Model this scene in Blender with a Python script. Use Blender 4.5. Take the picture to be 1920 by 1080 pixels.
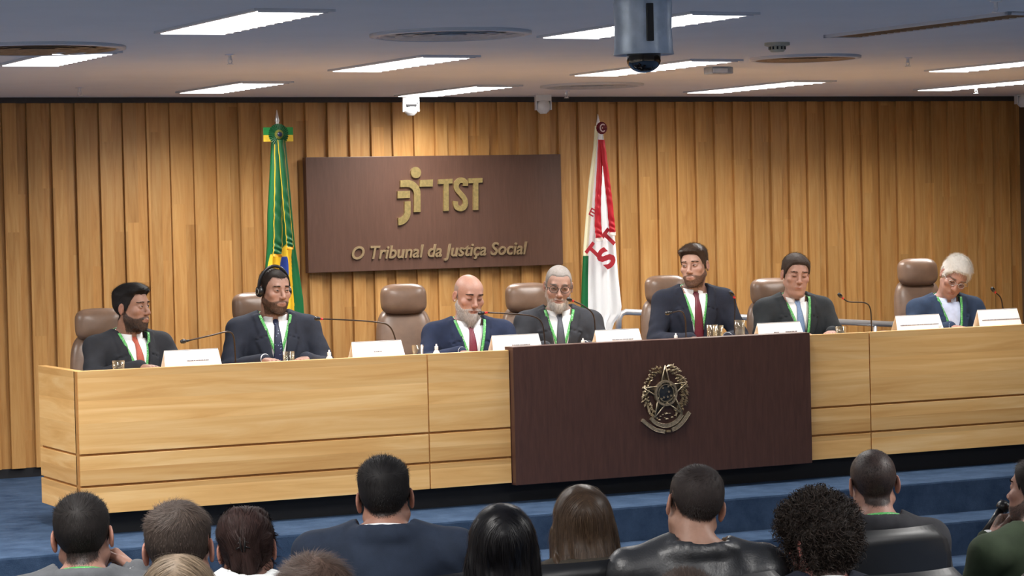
import bpy, bmesh, math, random
import numpy as np
from mathutils import Vector, Matrix

for o in list(bpy.data.objects):
    bpy.data.objects.remove(o)
SC = bpy.context.scene
COL = SC.collection

# ------------------------------------------------------------------ camera
FPX, YAW, PIT, ROLL, CAMZ, DIST = 4816.3, 0.45839, 0.02924, 0.02346, 1.608, 17.85
fw = Vector((math.sin(YAW)*math.cos(PIT), math.cos(YAW)*math.cos(PIT), -math.sin(PIT)))
rt0 = Vector((math.cos(YAW), -math.sin(YAW), 0)); up0 = rt0.cross(fw)
rt = rt0*math.cos(ROLL) - up0*math.sin(ROLL)
up = up0*math.cos(ROLL) + rt0*math.sin(ROLL)
CAM = Vector((-DIST*math.sin(YAW), -DIST*math.cos(YAW), CAMZ))
cam = bpy.data.cameras.new('camera'); camo = bpy.data.objects.new('camera', cam); COL.objects.link(camo)
cam.sensor_width = 36; cam.lens = FPX/1920*36; cam.clip_start = .1; cam.clip_end = 100
m = Matrix((rt, up, -fw)).transposed().to_4x4(); m.translation = CAM
camo.matrix_world = m
SC.camera = camo

def at(x, y, Y=None, Z=None, D=None):
    """world point seen at photo pixel x,y on a plane of known Y / Z, or at a known depth"""
    d = fw + rt*((x-960)/FPX) - up*((y-540)/FPX)
    if D is not None: t = D
    elif Y is not None: t = (Y-CAM.y)/d.y
    else: t = (Z-CAM.z)/d.z
    return CAM + d*t
def pix(P):
    d = Vector(P)-CAM; z = d.dot(fw)
    return 960+FPX*d.dot(rt)/z, 540-FPX*d.dot(up)/z, z

# ------------------------------------------------------------------ dimensions
ZC = 2.41            # ceiling above the dais floor
YD = -3.285           # front face of the desk
YP = -3.196           # plinth front
YE = -3.818           # dais edge
ZT, ZB = .851, .1155   # desk top / lower edge
ZF = -.567             # hall floor
PITCH = .1581
XL, XR = -10.0, None
YR = -18.2

# ------------------------------------------------------------------ world, view, lights
w = bpy.data.worlds.new('world'); SC.world = w; w.use_nodes = True
w.node_tree.nodes['Background'].inputs[0].default_value = (.55, .6, .7, 1)
w.node_tree.nodes['Background'].inputs[1].default_value = .3
SC.view_settings.view_transform = 'Standard'; SC.view_settings.look = 'None'
SC.view_settings.gamma = 1; SC.view_settings.use_curve_mapping = False
SC.view_settings.exposure = 0.2
LAMP_W = 29.0         # watts per ceiling fitting
EMIT = 9.0
# ------------------------------------------------------------------ materials
MATS = {}
def srgb(r, g, b):
    return tuple((c/12.92 if c <= .04045 else ((c+.055)/1.055)**2.4) for c in (r/255, g/255, b/255)) + (1,)
class NT:
    def __init__(s, name):
        s.m = bpy.data.materials.new(name); s.m.use_nodes = True
        s.t = s.m.node_tree; s.b = s.t.nodes['Principled BSDF']
    def n(s, ty, **kw):
        x = s.t.nodes.new(ty)
        for k, v in kw.items():
            if k.startswith('i_'): x.inputs[k[2:].replace('_', ' ')].default_value = v
            else: setattr(x, k, v)
        return x
    def l(s, a, b): s.t.links.new(a, b)
    def ramp(s, fac, stops):
        r = s.n('ShaderNodeValToRGB'); s.l(fac, r.inputs[0])
        e = r.color_ramp.elements
        while len(e) < len(stops): e.new(.5)
        for i, (p, c) in enumerate(stops): e[i].position = p; e[i].color = c
        return r.outputs[0]
    def coords(s, scale, kind='Object'):
        tc = s.n('ShaderNodeTexCoord'); mp = s.n('ShaderNodeMapping'); mp.inputs['Scale'].default_value = scale
        s.l(tc.outputs[kind], mp.inputs[0]); return mp.outputs[0]
    def noise(s, vec, scale=5, detail=4, rough=.55, dist=0):
        x = s.n('ShaderNodeTexNoise'); s.l(vec, x.inputs['Vector'])
        x.inputs['Scale'].default_value = scale; x.inputs['Detail'].default_value = detail
        x.inputs['Roughness'].default_value = rough; x.inputs['Distortion'].default_value = dist
        return x.outputs['Fac']
    def mix(s, fac, a, b, mode='MIX'):
        x = s.n('ShaderNodeMix', data_type='RGBA', blend_type=mode)
        for i, v in ((0, fac), (6, a), (7, b)):
            if hasattr(v, 'is_output'): s.l(v, x.inputs[i])
            else: x.inputs[i].default_value = v
        return x.outputs[2]
    def math(s, op, a, b=0):
        x = s.n('ShaderNodeMath', operation=op)
        for i, v in ((0, a), (1, b)):
            if hasattr(v, 'is_output'): s.l(v, x.inputs[i])
            else: x.inputs[i].default_value = v
        return x.outputs[0]
    def bump(s, h, strength=.3, dist=.002):
        x = s.n('ShaderNodeBump'); x.inputs['Strength'].default_value = strength; x.inputs['Distance'].default_value = dist
        s.l(h, x.inputs['Height']); s.l(x.outputs[0], s.b.inputs['Normal'])
    def set(s, col=None, rough=None, metal=None, spec=None):
        if col is not None:
            if hasattr(col, 'is_output'): s.l(col, s.b.inputs['Base Color'])
            else: s.b.inputs['Base Color'].default_value = col
        if rough is not None: s.b.inputs['Roughness'].default_value = rough
        if metal is not None: s.b.inputs['Metallic'].default_value = metal
        if spec is not None: s.b.inputs['Specular IOR Level'].default_value = spec
        return s
def plain(name, col, rough=.5, metal=0, spec=.5, var=.12, nscale=30, bump=0):
    if name in MATS: return MATS[name]
    k = NT(name); f = k.noise(k.coords((1, 1, 1)), nscale, 3)
    dark = tuple(c*(1-var) for c in col[:3])+(1,); lite = tuple(min(1, c*(1+var)) for c in col[:3])+(1,)
    k.set(k.ramp(f, [(.3, dark), (.7, lite)]), rough, metal, spec)
    if bump: k.bump(f, bump, .001)
    MATS[name] = k.m; return k.m
def fabric(name, col, rough=.85, scale=900, sheen=.0, bump=.25):
    if name in MATS: return MATS[name]
    k = NT(name); v = k.coords((1, 1, 1)); f = k.noise(v, scale, 2); g = k.noise(v, 14, 4)
    h = k.math('ADD', k.math('MULTIPLY', f, .35), k.math('MULTIPLY', g, .65))
    dark = tuple(c*.72 for c in col[:3])+(1,); lite = tuple(min(1, c*1.3) for c in col[:3])+(1,)
    k.set(k.ramp(h, [(.3, dark), (.7, lite)]), rough, 0, .25)
    k.bump(h, bump, .004)
    k.b.inputs['Sheen Weight'].default_value = sheen
    MATS[name] = k.m; return k.m
def leather(name, col, rough=.38, bump=.3):
    if name in MATS: return MATS[name]
    k = NT(name); v = k.coords((1, 1, 1)); f = k.noise(v, 160, 4); g = k.noise(v, 9, 4)
    dark = tuple(c*.8 for c in col[:3])+(1,); lite = tuple(min(1, c*1.15) for c in col[:3])+(1,)
    k.set(k.ramp(g, [(.3, dark), (.7, lite)]), rough, 0, .5)
    k.bump(k.math('ADD', k.math('MULTIPLY', f, .3), g), bump, .003)
    MATS[name] = k.m; return k.m
def wood_wall():
    k = NT('larch_boards'); tc = k.n('ShaderNodeTexCoord'); sep = k.n('ShaderNodeSeparateXYZ'); k.l(tc.outputs['Object'], sep.inputs[0])
    bid = k.math('FLOOR', k.math('DIVIDE', k.math('ADD', sep.outputs[0], 40*PITCH+.004), PITCH/2))
    wn = k.n('ShaderNodeTexWhiteNoise', noise_dimensions='1D'); k.l(bid, wn.inputs['W'])
    # staggered board lengths up the wall
    zz = k.math('FLOOR', k.math('ADD', k.math('DIVIDE', sep.outputs[2], 1.5), k.math('MULTIPLY', wn.outputs[0], 7.3)))
    wn2 = k.n('ShaderNodeTexWhiteNoise', noise_dimensions='2D')
    cmb = k.n('ShaderNodeCombineXYZ'); k.l(bid, cmb.inputs[0]); k.l(zz, cmb.inputs[1]); k.l(cmb.outputs[0], wn2.inputs['Vector'])
    off = k.n('ShaderNodeCombineXYZ'); k.l(k.math('MULTIPLY', wn2.outputs[0], 9), off.inputs[1]); k.l(k.math('MULTIPLY', wn2.outputs[0], 31), off.inputs[2])
    va = k.n('ShaderNodeVectorMath', operation='ADD'); k.l(tc.outputs['Object'], va.inputs[0]); k.l(off.outputs[0], va.inputs[1])
    mp = k.n('ShaderNodeMapping'); mp.inputs['Scale'].default_value = (14, 14, 1.0); k.l(va.outputs[0], mp.inputs[0])
    g = k.noise(mp.outputs[0], 1.6, 5, .6, 1.4)
    mp2 = k.n('ShaderNodeMapping'); mp2.inputs['Scale'].default_value = (90, 90, 1.6); k.l(va.outputs[0], mp2.inputs[0])
    g2 = k.noise(mp2.outputs[0], 2.5, 3)
    c = k.ramp(g, [(.28, srgb(170, 123, 70)), (.48, srgb(189, 143, 85)), (.72, srgb(203, 162, 105))])
    c = k.mix(k.math('MULTIPLY', g2, .3), c, srgb(186, 128, 66))
    c2 = k.ramp(wn2.outputs[0], [(0, (.88, .86, .84, 1)), (.5, (1, .98, .96, 1)), (1, (1.1, 1.08, 1.05, 1))])
    c = k.mix(1.0, c, c2, 'MULTIPLY')
    k.set(c, .42, 0, .4); k.bump(g2, .08, .001)
    return k.m
def wood_desk(name='desk_veneer'):
    k = NT(name); tc = k.n('ShaderNodeTexCoord'); sep = k.n('ShaderNodeSeparateXYZ'); k.l(tc.outputs['Object'], sep.inputs[0])
    wav = k.noise(k.coords((.5, .5, .5)), 1.2, 2)
    v = k.math('ADD', k.math('DIVIDE', sep.outputs[2], .118), k.math('MULTIPLY', wav, .25))
    bid = k.math('FLOOR', v)
    xs = k.math('FLOOR', k.math('DIVIDE', k.math('ADD', sep.outputs[0], 20), 40.3))
    wn = k.n('ShaderNodeTexWhiteNoise', noise_dimensions='2D'); cmb = k.n('ShaderNodeCombineXYZ'); k.l(bid, cmb.inputs[0]); k.l(xs, cmb.inputs[1]); k.l(cmb.outputs[0], wn.inputs['Vector'])
    off = k.n('ShaderNodeCombineXYZ'); k.l(k.math('MULTIPLY', wn.outputs[0], 17), off.inputs[0]); k.l(k.math('MULTIPLY', wn.outputs[0], 9), off.inputs[1])
    va = k.n('ShaderNodeVectorMath', operation='ADD'); k.l(tc.outputs['Object'], va.inputs[0]); k.l(off.outputs[0], va.inputs[1])
    mp = k.n('ShaderNodeMapping'); mp.inputs['Scale'].default_value = (.7, 1.2, 13); k.l(va.outputs[0], mp.inputs[0])
    g = k.noise(mp.outputs[0], 1.3, 5, .55, .9)
    mp2 = k.n('ShaderNodeMapping'); mp2.inputs['Scale'].default_value = (2, 6, 110); k.l(va.outputs[0], mp2.inputs[0])
    g2 = k.noise(mp2.outputs[0], 2.0, 3)
    c = k.ramp(g, [(.25, srgb(204, 155, 92)), (.5, srgb(224, 182, 120)), (.75, srgb(236, 204, 150))])
    c = k.mix(k.math('MULTIPLY', g2, .3), c, srgb(206, 152, 90))
    c2 = k.ramp(wn.outputs[0], [(0, (.82, .77, .71, 1)), (1, (1.08, 1.07, 1.05, 1))])
    c = k.mix(.9, c, c2, 'MULTIPLY')
    k.set(c, .4, 0, .4)
    return k.m
def wood_dark(name, a, b, sc=(9, 9, 1.0)):
    k = NT(name); g = k.noise(k.coords(sc), 5, 5, .6, .6); g2 = k.noise(k.coords((sc[0]*14, sc[1]*14, sc[2]*2)), 4, 2)
    c = k.ramp(k.math('ADD', k.math('MULTIPLY', g, .6), k.math('MULTIPLY', g2, .4)), [(.3, a), (.7, b)])
    k.set(c, .38, 0, .45); return k.m
def carpet():
    k = NT('blue_carpet'); v = k.coords((1, 1, 1)); f = k.noise(v, 420, 2); g = k.noise(v, 6, 6, .65); g3 = k.noise(v, 60, 3)
    c = k.ramp(g, [(.3, srgb(44, 62, 86)), (.7, srgb(74, 94, 120))])
    c = k.mix(k.math('MULTIPLY', g3, .4), c, srgb(40, 58, 86))
    k.set(c, .95, 0, .1); k.bump(k.math('ADD', f, g3), .6, .006); return k.m
def glow(name, col, strength):
    k = NT(name); k.set((0, 0, 0, 1)); k.b.inputs['Emission Color'].default_value = col
    k.b.inputs['Emission Strength'].default_value = strength; return k.m

M = dict(
    wall=wood_wall(), desk=wood_desk(), dark=wood_dark('wenge_veneer', srgb(62, 40, 34), srgb(84, 56, 48)),
    sign=wood_dark('wenge_sign', srgb(82, 58, 48), srgb(99, 72, 60)), carpet=carpet(),
    ceil=plain('ceiling_paint', srgb(238, 234, 232), .9, 0, .2, .02, 3), black=plain('black_plinth', srgb(16, 17, 22), .6),
    brass=plain('brushed_brass', srgb(216, 194, 132), .30, .8, .5, .15, 60), bronze=plain('aged_bronze', srgb(186, 170, 142), .34, .8, .5, .35, 90),
    brassd=plain('dull_bronze_letters', srgb(168, 146, 112), .45, .6), steel=plain('brushed_steel', srgb(190, 194, 200), .3, 1, .5, .05),
    chrome=plain('polished_steel', srgb(232, 232, 234), .34, .7, .5, .02), grey=plain('grey_plastic', srgb(176, 178, 180), .5),
    white=plain('white_plastic', srgb(232, 232, 232), .45, 0, .5, .03), blackp=plain('black_plastic', srgb(20, 20, 22), .35),
    tan=leather('tan_leather', srgb(120, 95, 78), .36, .12), tand=leather('tan_leather_seam', srgb(120, 94, 78), .45),
    bleather=leather('black_leather', srgb(25, 26, 29), .42, .12), paper=plain('white_card', srgb(250, 248, 246), .6, 0, .3, .02),
    ink=plain('grey_ink', srgb(140, 138, 146), .7), red=plain('red_plastic', srgb(190, 30, 30), .4),
)
M['lamp'] = glow('lamp_diffuser', (1, .97, .92, 1), EMIT)
def thin_glass(name, tint, gloss, rough=.03):
    k = NT(name); t = k.t; tr = k.n('ShaderNodeBsdfTransparent'); tr.inputs[0].default_value = tint
    gl = k.n('ShaderNodeBsdfGlossy'); gl.inputs['Roughness'].default_value = rough; gl.inputs['Color'].default_value = (1, 1, 1, 1)
    fz = k.n('ShaderNodeLayerWeight'); fz.inputs[0].default_value = gloss; mx = k.n('ShaderNodeMixShader')
    k.l(fz.outputs['Facing'], mx.inputs[0]); k.l(tr.outputs[0], mx.inputs[1]); k.l(gl.outputs[0], mx.inputs[2]); k.l(mx.outputs[0], t.nodes['Material Output'].inputs[0]); return k.m
M['glass'] = thin_glass('clear_glass', (.95, .97, .97, 1), .10); M['water'] = thin_glass('water', (.88, .92, .93, 1), .12)
k = NT('smoked_dome'); k.set(srgb(14, 14, 18), .06); k.b.inputs['Coat Weight'].default_value = .8; M['dome'] = k.m

# ------------------------------------------------------------------ object helpers
def tag(o, label=None, cat=None, group=None, kind=None):
    if label: o['label'] = label
    if cat: o['category'] = cat
    if group: o['group'] = group
    if kind: o['kind'] = kind
    return o
def empty(name, loc, rz=0, label=None, cat=None, group=None):
    o = bpy.data.objects.new(name, None); COL.objects.link(o); o.location = loc; o.rotation_euler = (0, 0, rz)
    o.empty_display_size = .1
    return tag(o, label, cat, group)
def link(name, me, mat=None, parent=None, smooth=True, loc=None, rz=None):
    if mat is not None:
        for x in (mat if isinstance(mat, (list, tuple)) else [mat]): me.materials.append(x)
    if smooth: me.shade_smooth()
    o = bpy.data.objects.new(name, me); COL.objects.link(o)
    if parent: o.parent = parent
    if loc is not None: o.location = loc
    if rz is not None: o.rotation_euler = (0, 0, rz)
    return o
def from_np(name, V, F, mats=None, parent=None, smooth=True, mi=None, col=None, **kw):
    V = np.asarray(V, np.float32); F = np.asarray(F, np.int32)
    me = bpy.data.meshes.new(name); n, k_ = F.shape
    me.vertices.add(len(V)); me.vertices.foreach_set('co', V.ravel())
    me.loops.add(n*k_); me.loops.foreach_set('vertex_index', F.ravel())
    me.polygons.add(n); me.polygons.foreach_set('loop_start', np.arange(0, n*k_, k_, dtype=np.int32))
    try: me.polygons.foreach_set('loop_total', np.full(n, k_, np.int32))
    except Exception: pass
    if mi is not None: me.polygons.foreach_set('material_index', np.asarray(mi, np.int32))
    me.update(calc_edges=True)
    if col is not None:
        a = me.color_attributes.new('tone', 'FLOAT_COLOR', 'POINT')
        c = np.ones((len(V), 4), np.float32); c[:, :3] = col; a.data.foreach_set('color', c.ravel())
    return link(name, me, mats, parent, smooth, **kw)
class MB:
    """gathers shapes into one bmesh"""
    def __init__(s): s.bm = bmesh.new()
    def box(s, x0, x1, y0, y1, z0, z1, bev=0, mi=0, R=None):
        v = [s.bm.verts.new((x, y, z)) for x in (x0, x1) for y in (y0, y1) for z in (z0, z1)]
        fs = [s.bm.faces.new([v[i] for i in q]) for q in ((0, 1, 3, 2), (4, 6, 7, 5), (0, 4, 5, 1), (2, 3, 7, 6), (0, 2, 6, 4), (1, 5, 7, 3))]
        for f in fs: f.material_index = mi
        if R is not None: bmesh.ops.transform(s.bm, matrix=R, verts=v)
        if bev:
            es = list({e for f in fs for e in f.edges})
            bmesh.ops.bevel(s.bm, geom=es, offset=bev, segments=2, affect='EDGES', profile=.6)
        return s
    def tube(s, pts, r, n=12, mi=0, cap=True, flat=None):
        pts = [Vector(p) for p in pts]; rr = r if isinstance(r, (list, tuple)) else [r]*len(pts)
        t0 = (pts[1]-pts[0]).normalized(); a = Vector((0, 0, 1)) if abs(t0.z) < .9 else Vector((1, 0, 0))
        u = t0.cross(a).normalized(); rings = []
        for i, p in enumerate(pts):
            t = ((pts[min(i+1, len(pts)-1)]-pts[max(i-1, 0)])).normalized()
            u = (u-t*u.dot(t)).normalized(); w_ = t.cross(u)
            rings.append([s.bm.verts.new(p+u*rr[i]*math.cos(2*math.pi*j/n)+w_*rr[i]*(flat or 1)*math.sin(2*math.pi*j/n)) for j in range(n)])
        for A, B in zip(rings, rings[1:]):
            for j in range(n): s.bm.faces.new((A[j], A[(j+1) % n], B[(j+1) % n], B[j])).material_index = mi
        if cap:
            s.bm.faces.new(rings[0][::-1]).material_index = mi; s.bm.faces.new(rings[-1]).material_index = mi
        return s
    def lathe(s, prof, n=32, c=(0, 0, 0), mi=0, sx=1, sy=1, close=False):
        rings = []
        for r, z in prof:
            rings.append([s.bm.verts.new((c[0]+sx*max(r, 1e-5)*math.cos(2*math.pi*j/n), c[1]+sy*max(r, 1e-5)*math.sin(2*math.pi*j/n), c[2]+z)) for j in range(n)])
        for A, B in zip(rings, rings[1:]):
            for j in range(n): s.bm.faces.new((A[j], A[(j+1) % n], B[(j+1) % n], B[j])).material_index = mi
        if close: s.bm.faces.new(rings[0][::-1]); s.bm.faces.new(rings[-1])
        return s
    def prism(s, poly, y0, y1, mi=0, bev=0):
        """polygon in (x,z) extruded along y"""
        a = [s.bm.verts.new((x, y0, z)) for x, z in poly]; b = [s.bm.verts.new((x, y1, z)) for x, z in poly]
        n = len(poly); fs = [s.bm.faces.new(a), s.bm.faces.new(b[::-1])]
        for i in range(n): fs.append(s.bm.faces.new((a[i], b[i], b[(i+1) % n], a[(i+1) % n])))
        for f in fs: f.material_index = mi
        return s
    def build(s, name, mat=None, parent=None, smooth=False, **kw):
        bmesh.ops.recalc_face_normals(s.bm, faces=s.bm.faces)
        me = bpy.data.meshes.new(name); s.bm.to_mesh(me); s.bm.free()
        if smooth == 'auto':
            o = link(name, me, mat, parent, True, **kw)
            me.set_sharp_from_angle(angle=math.radians(38)); return o
        return link(name, me, mat, parent, smooth, **kw)
def copy_tree(o, parent=None):
    c = o.copy(); COL.objects.link(c); c.parent = parent
    for ch in list(o.children): copy_tree(ch, c)
    return c
def bez(P, n=24):
    """Catmull-Rom through points"""
    P = [Vector(p) for p in P]; P = [P[0]*2-P[1]]+P+[P[-1]*2-P[-2]]; out = []
    for i in range(1, len(P)-2):
        for j in range(n):
            t = j/n; a, b, c, d = P[i-1], P[i], P[i+1], P[i+2]
            out.append(.5*((2*b)+(c-a)*t+(2*a-5*b+4*c-d)*t*t+(3*b-a-3*c+d)*t**3))
    out.append(P[-2]); return out
def text_mesh(s, size, depth, shear=0, bevel=0, space=1.0, bold=0.0):
    cu = bpy.data.curves.new('lettering', 'FONT'); cu.body = s; cu.size = size; cu.extrude = depth/2; cu.shear = shear
    cu.align_x = 'CENTER'; cu.bevel_depth = bevel; cu.space_character = space; cu.resolution_u = 4; cu.offset = bold
    t = bpy.data.objects.new('lettering', cu); COL.objects.link(t)
    dg = bpy.context.evaluated_depsgraph_get(); dg.update()
    me = bpy.data.meshes.new_from_object(t.evaluated_get(dg))
    bpy.data.objects.remove(t); me.materials.clear()
    return me
# ------------------------------------------------------------------ sculpting with distance fields
def smin(a, b, k):
    h = np.clip(.5+.5*(b-a)/k, 0, 1); return b*(1-h)+a*h-k*h*(1-h)
def smax(a, b, k): return -smin(-a, -b, k)
def sstep(a, b, x):
    t = np.clip((x-a)/(b-a), 0, 1); return t*t*(3-2*t)
class Frame:
    """a turned, moved coordinate frame (head, hand)"""
    def __init__(s, C, R): s.C = np.array(C, float); s.R = np.array(R, float)      # columns: local axes
    def loc(s, X, Y, Z):
        x, y, z = X-s.C[0], Y-s.C[1], Z-s.C[2]; R = s.R
        return x*R[0, 0]+y*R[1, 0]+z*R[2, 0], x*R[0, 1]+y*R[1, 1]+z*R[2, 1], x*R[0, 2]+y*R[1, 2]+z*R[2, 2]
    def out(s, p): return s.C+s.R@np.array(p, float)
    def outs(s, P): return s.C+np.asarray(P)@s.R.T
    def locs(s, P): return (np.asarray(P)-s.C)@s.R
class Field:
    def __init__(s, xs, ys, zs):
        s.ax = [np.asarray(a, np.float32) for a in (xs, ys, zs)]
        s.F = np.full([len(a) for a in s.ax], .3, np.float32)
    def block(s, lo, hi):
        i = tuple(slice(int(np.searchsorted(a, l)), int(np.searchsorted(a, h))) for a, l, h in zip(s.ax, lo, hi))
        X, Y, Z = s.ax[0][i[0], None, None], s.ax[1][None, i[1], None], s.ax[2][None, None, i[2]]
        return i, X, Y, Z
    def op(s, fn, c, rad, k=.02, mode='u', frame=None):
        """fn(x,y,z)->distance; c: list of local points it spans, rad: reach"""
        P = np.array(c, float).reshape(-1, 3)
        if frame is not None: P = frame.outs(P)
        lo = P.min(0)-rad-k-.03; hi = P.max(0)+rad+k+.03
        i, X, Y, Z = s.block(lo, hi)
        if 0 in s.F[i].shape: return s
        if frame is not None: X, Y, Z = frame.loc(X, Y, Z)
        D = fn(X, Y, Z); A = s.F[i]
        if mode == 'u': s.F[i] = smin(A, D, k)
        elif mode == 's': s.F[i] = smax(A, -D, k)
        elif mode == 'i': s.F[i] = smax(A, D, k)
        elif mode == 'd': s.F[i] = A+D
        return s
    def ell(s, c, r, k=.02, mode='u', frame=None, rz=0):
        ca, sa = math.cos(rz), math.sin(rz)
        def fn(X, Y, Z):
            x, y, z = X-c[0], Y-c[1], Z-c[2]
            if rz: x, y = x*ca+y*sa, -x*sa+y*ca
            a = np.sqrt((x/r[0])**2+(y/r[1])**2+(z/r[2])**2)
            b = np.sqrt((x/r[0]**2)**2+(y/r[1]**2)**2+(z/r[2]**2)**2)+1e-6
            return a*(a-1)/b
        return s.op(fn, [c], max(r), k, mode, frame)
    def cap(s, a, b, ra, rb=None, k=.02, mode='u', frame=None, sq=(1, 1, 1)):
        rb = ra if rb is None else rb; a = np.array(a, float); b = np.array(b, float); q = np.array(sq, float)
        A = a/q; BA = b/q-A; L = float(BA@BA)+1e-9
        def fn(X, Y, Z):
            x, y, z = X/q[0]-A[0], Y/q[1]-A[1], Z/q[2]-A[2]
            t = np.clip((x*BA[0]+y*BA[1]+z*BA[2])/L, 0, 1)
            return np.sqrt((x-t*BA[0])**2+(y-t*BA[1])**2+(z-t*BA[2])**2)-(ra+(rb-ra)*t)
        return s.op(fn, [a, b], max(ra, rb)*max(1, q.max()), k, mode, frame)
    def mesh(s, iso=0.0):
        F = s.F-iso; S = F < 0
        n = [a-1 for a in F.shape]
        c = [S[i:i+n[0], j:j+n[1], k_:k_+n[2]] for i in (0, 1) for j in (0, 1) for k_ in (0, 1)]
        al = c[0].copy(); an = c[0].copy()
        for q in c[1:]: al &= q; an |= q
        act = an & ~al; I = np.argwhere(act); idx = np.full(act.shape, -1, np.int32); idx[act] = np.arange(len(I))
        cs = [(i, j, k_) for i in (0, 1) for j in (0, 1) for k_ in (0, 1)]
        val = [F[I[:, 0]+a, I[:, 1]+b, I[:, 2]+d] for a, b, d in cs]
        pos = [np.stack([s.ax[0][I[:, 0]+a], s.ax[1][I[:, 1]+b], s.ax[2][I[:, 2]+d]], 1) for a, b, d in cs]
        acc = np.zeros((len(I), 3), np.float32); cnt = np.zeros(len(I), np.float32)
        for p in range(8):
            for q in range(p+1, 8):
                if sum(x != y for x, y in zip(cs[p], cs[q])) != 1: continue
                m_ = (val[p] < 0) != (val[q] < 0)
                t = np.where(m_, val[p]/np.where(m_, val[p]-val[q], 1), 0)[:, None]
                acc += np.where(m_[:, None], pos[p]+(pos[q]-pos[p])*t, 0); cnt += m_
        V = acc/cnt[:, None]
        Q = []
        for ax in range(3):
            sl0 = [slice(1, -1)]*3; sl1 = [slice(1, -1)]*3; sl0[ax] = slice(0, -1); sl1[ax] = slice(1, None)
            A, B = S[tuple(sl0)], S[tuple(sl1)]
            E = np.argwhere(A != B)
            if not len(E): continue
            E0 = E.copy()
            for d in range(3):
                if d != ax: E0[:, d] += 1
            inside = S[E0[:, 0], E0[:, 1], E0[:, 2]]
            u, v = (ax+1) % 3, (ax+2) % 3
            def cell(du, dv):
                G = E0.copy(); G[:, u] += du; G[:, v] += dv; return idx[G[:, 0], G[:, 1], G[:, 2]]
            q = np.stack([cell(-1, -1), cell(0, -1), cell(0, 0), cell(-1, 0)], 1)
            q[~inside] = q[~inside][:, ::-1]; Q.append(q)
        Q = np.concatenate(Q); Q = Q[(Q >= 0).all(1)]
        return V, Q
    def ysurf(s, x, z, y0=-.6, frm=-1):
        """first surface met coming from the front (-y) at x,z"""
        i = np.interp(x, s.ax[0], np.arange(len(s.ax[0]))); k_ = np.interp(z, s.ax[2], np.arange(len(s.ax[2])))
        i0, k0 = int(i), int(k_); i1, k1 = min(i0+1, len(s.ax[0])-1), min(k0+1, len(s.ax[2])-1); a, b = i-i0, k_-k0
        col = (s.F[i0, :, k0]*(1-a)+s.F[i1, :, k0]*a)*(1-b)+(s.F[i0, :, k1]*(1-a)+s.F[i1, :, k1]*a)*b
        j = np.argmax(col < 0)
        if col[j] >= 0 or j == 0: return None
        t = col[j-1]/(col[j-1]-col[j]); return float(s.ax[1][j-1]+(s.ax[1][j]-s.ax[1][j-1])*t)
def axis(lo, hi, coarse, zones):
    """uneven spacing: fine inside the zones (lo, hi, step)"""
    out = [lo]
    while out[-1] < hi:
        x = out[-1]; st = coarse
        for a, b, f in zones:
            if a-1e-6 <= x < b: st = min(st, f)
            elif x < a: st = min(st, max(f, (a-x)*.5+f*.3)) if a-x < coarse*2 else st
        out.append(x+st)
    return np.array(out)
def vnormals(V, Q):
    N = np.zeros_like(V); a, b, c, d = (V[Q[:, i]] for i in range(4))
    n = np.cross(c-a, d-b)
    for i in range(4): np.add.at(N, Q[:, i], n)
    return N/(np.linalg.norm(N, axis=1)[:, None]+1e-9)
def fbm(X, Y, Z, f=10, seed=0, octs=3):
    r = random.Random(seed); out = 0; a = 1; tot = 0
    for o in range(octs):
        for q in range(3):
            w_ = [r.uniform(-1, 1) for _ in range(3)]; n = math.sqrt(sum(x*x for x in w_)); w_ = [x/n*f for x in w_]; ph = r.uniform(0, 6.28)
            out = out+a*np.sin(w_[0]*X+w_[1]*Y+w_[2]*Z+ph+1.3*np.sin(w_[1]*X*.7-w_[2]*Y*.6+w_[0]*Z*.8+ph*2)); tot += a
        f *= 2.0; a *= .5
    return out/tot
def ribbons(P, T, N, L, w0, nseg=3, bend=None, rng=None, curl=0, sag=0, cr=.008):
    """hair strands as thin ribbons: root P, heading T, surface normal N, length L (arrays)"""
    n = len(P); P = P.copy(); T = T/(np.linalg.norm(T, axis=1)[:, None]+1e-9)
    W = np.cross(T, N); W /= np.linalg.norm(W, axis=1)[:, None]+1e-9
    V = np.zeros((n, nseg+1, 2, 3), np.float32)
    ph = rng.uniform(0, 6.28, n); ax2 = N
    for s_ in range(nseg+1):
        t = s_/nseg; w_ = w0*(1-.75*t)
        C = P
        if curl:
            an = ph+curl*t; C = P+cr*(W*np.cos(an)[:, None]+N*np.sin(an)[:, None])-cr*(W*np.cos(ph)[:, None]+N*np.sin(ph)[:, None])
        V[:, s_, 0] = C-W*w_; V[:, s_, 1] = C+W*w_
        P = P+T*(L/nseg)[:, None]
        if bend is not None: T = T+bend/nseg; T /= np.linalg.norm(T, axis=1)[:, None]+1e-9
        if sag: T = T+np.array([0, 0, -sag/nseg]); T /= np.linalg.norm(T, axis=1)[:, None]+1e-9
    base = (np.arange(n)*(nseg+1)*2)[:, None]
    F = []
    for s_ in range(nseg):
        a = base+s_*2; F.append(np.concatenate([a, a+1, a+3, a+2], 1))
    return V.reshape(-1, 3), np.concatenate(F)
def merge(parts):
    V, F, MI, o = [], [], [], 0
    for v, f, mi in parts:
        V.append(v); F.append(f+o); MI.append(np.full(len(f), mi)); o += len(v)
    return np.concatenate(V), np.concatenate(F), np.concatenate(MI)
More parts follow.
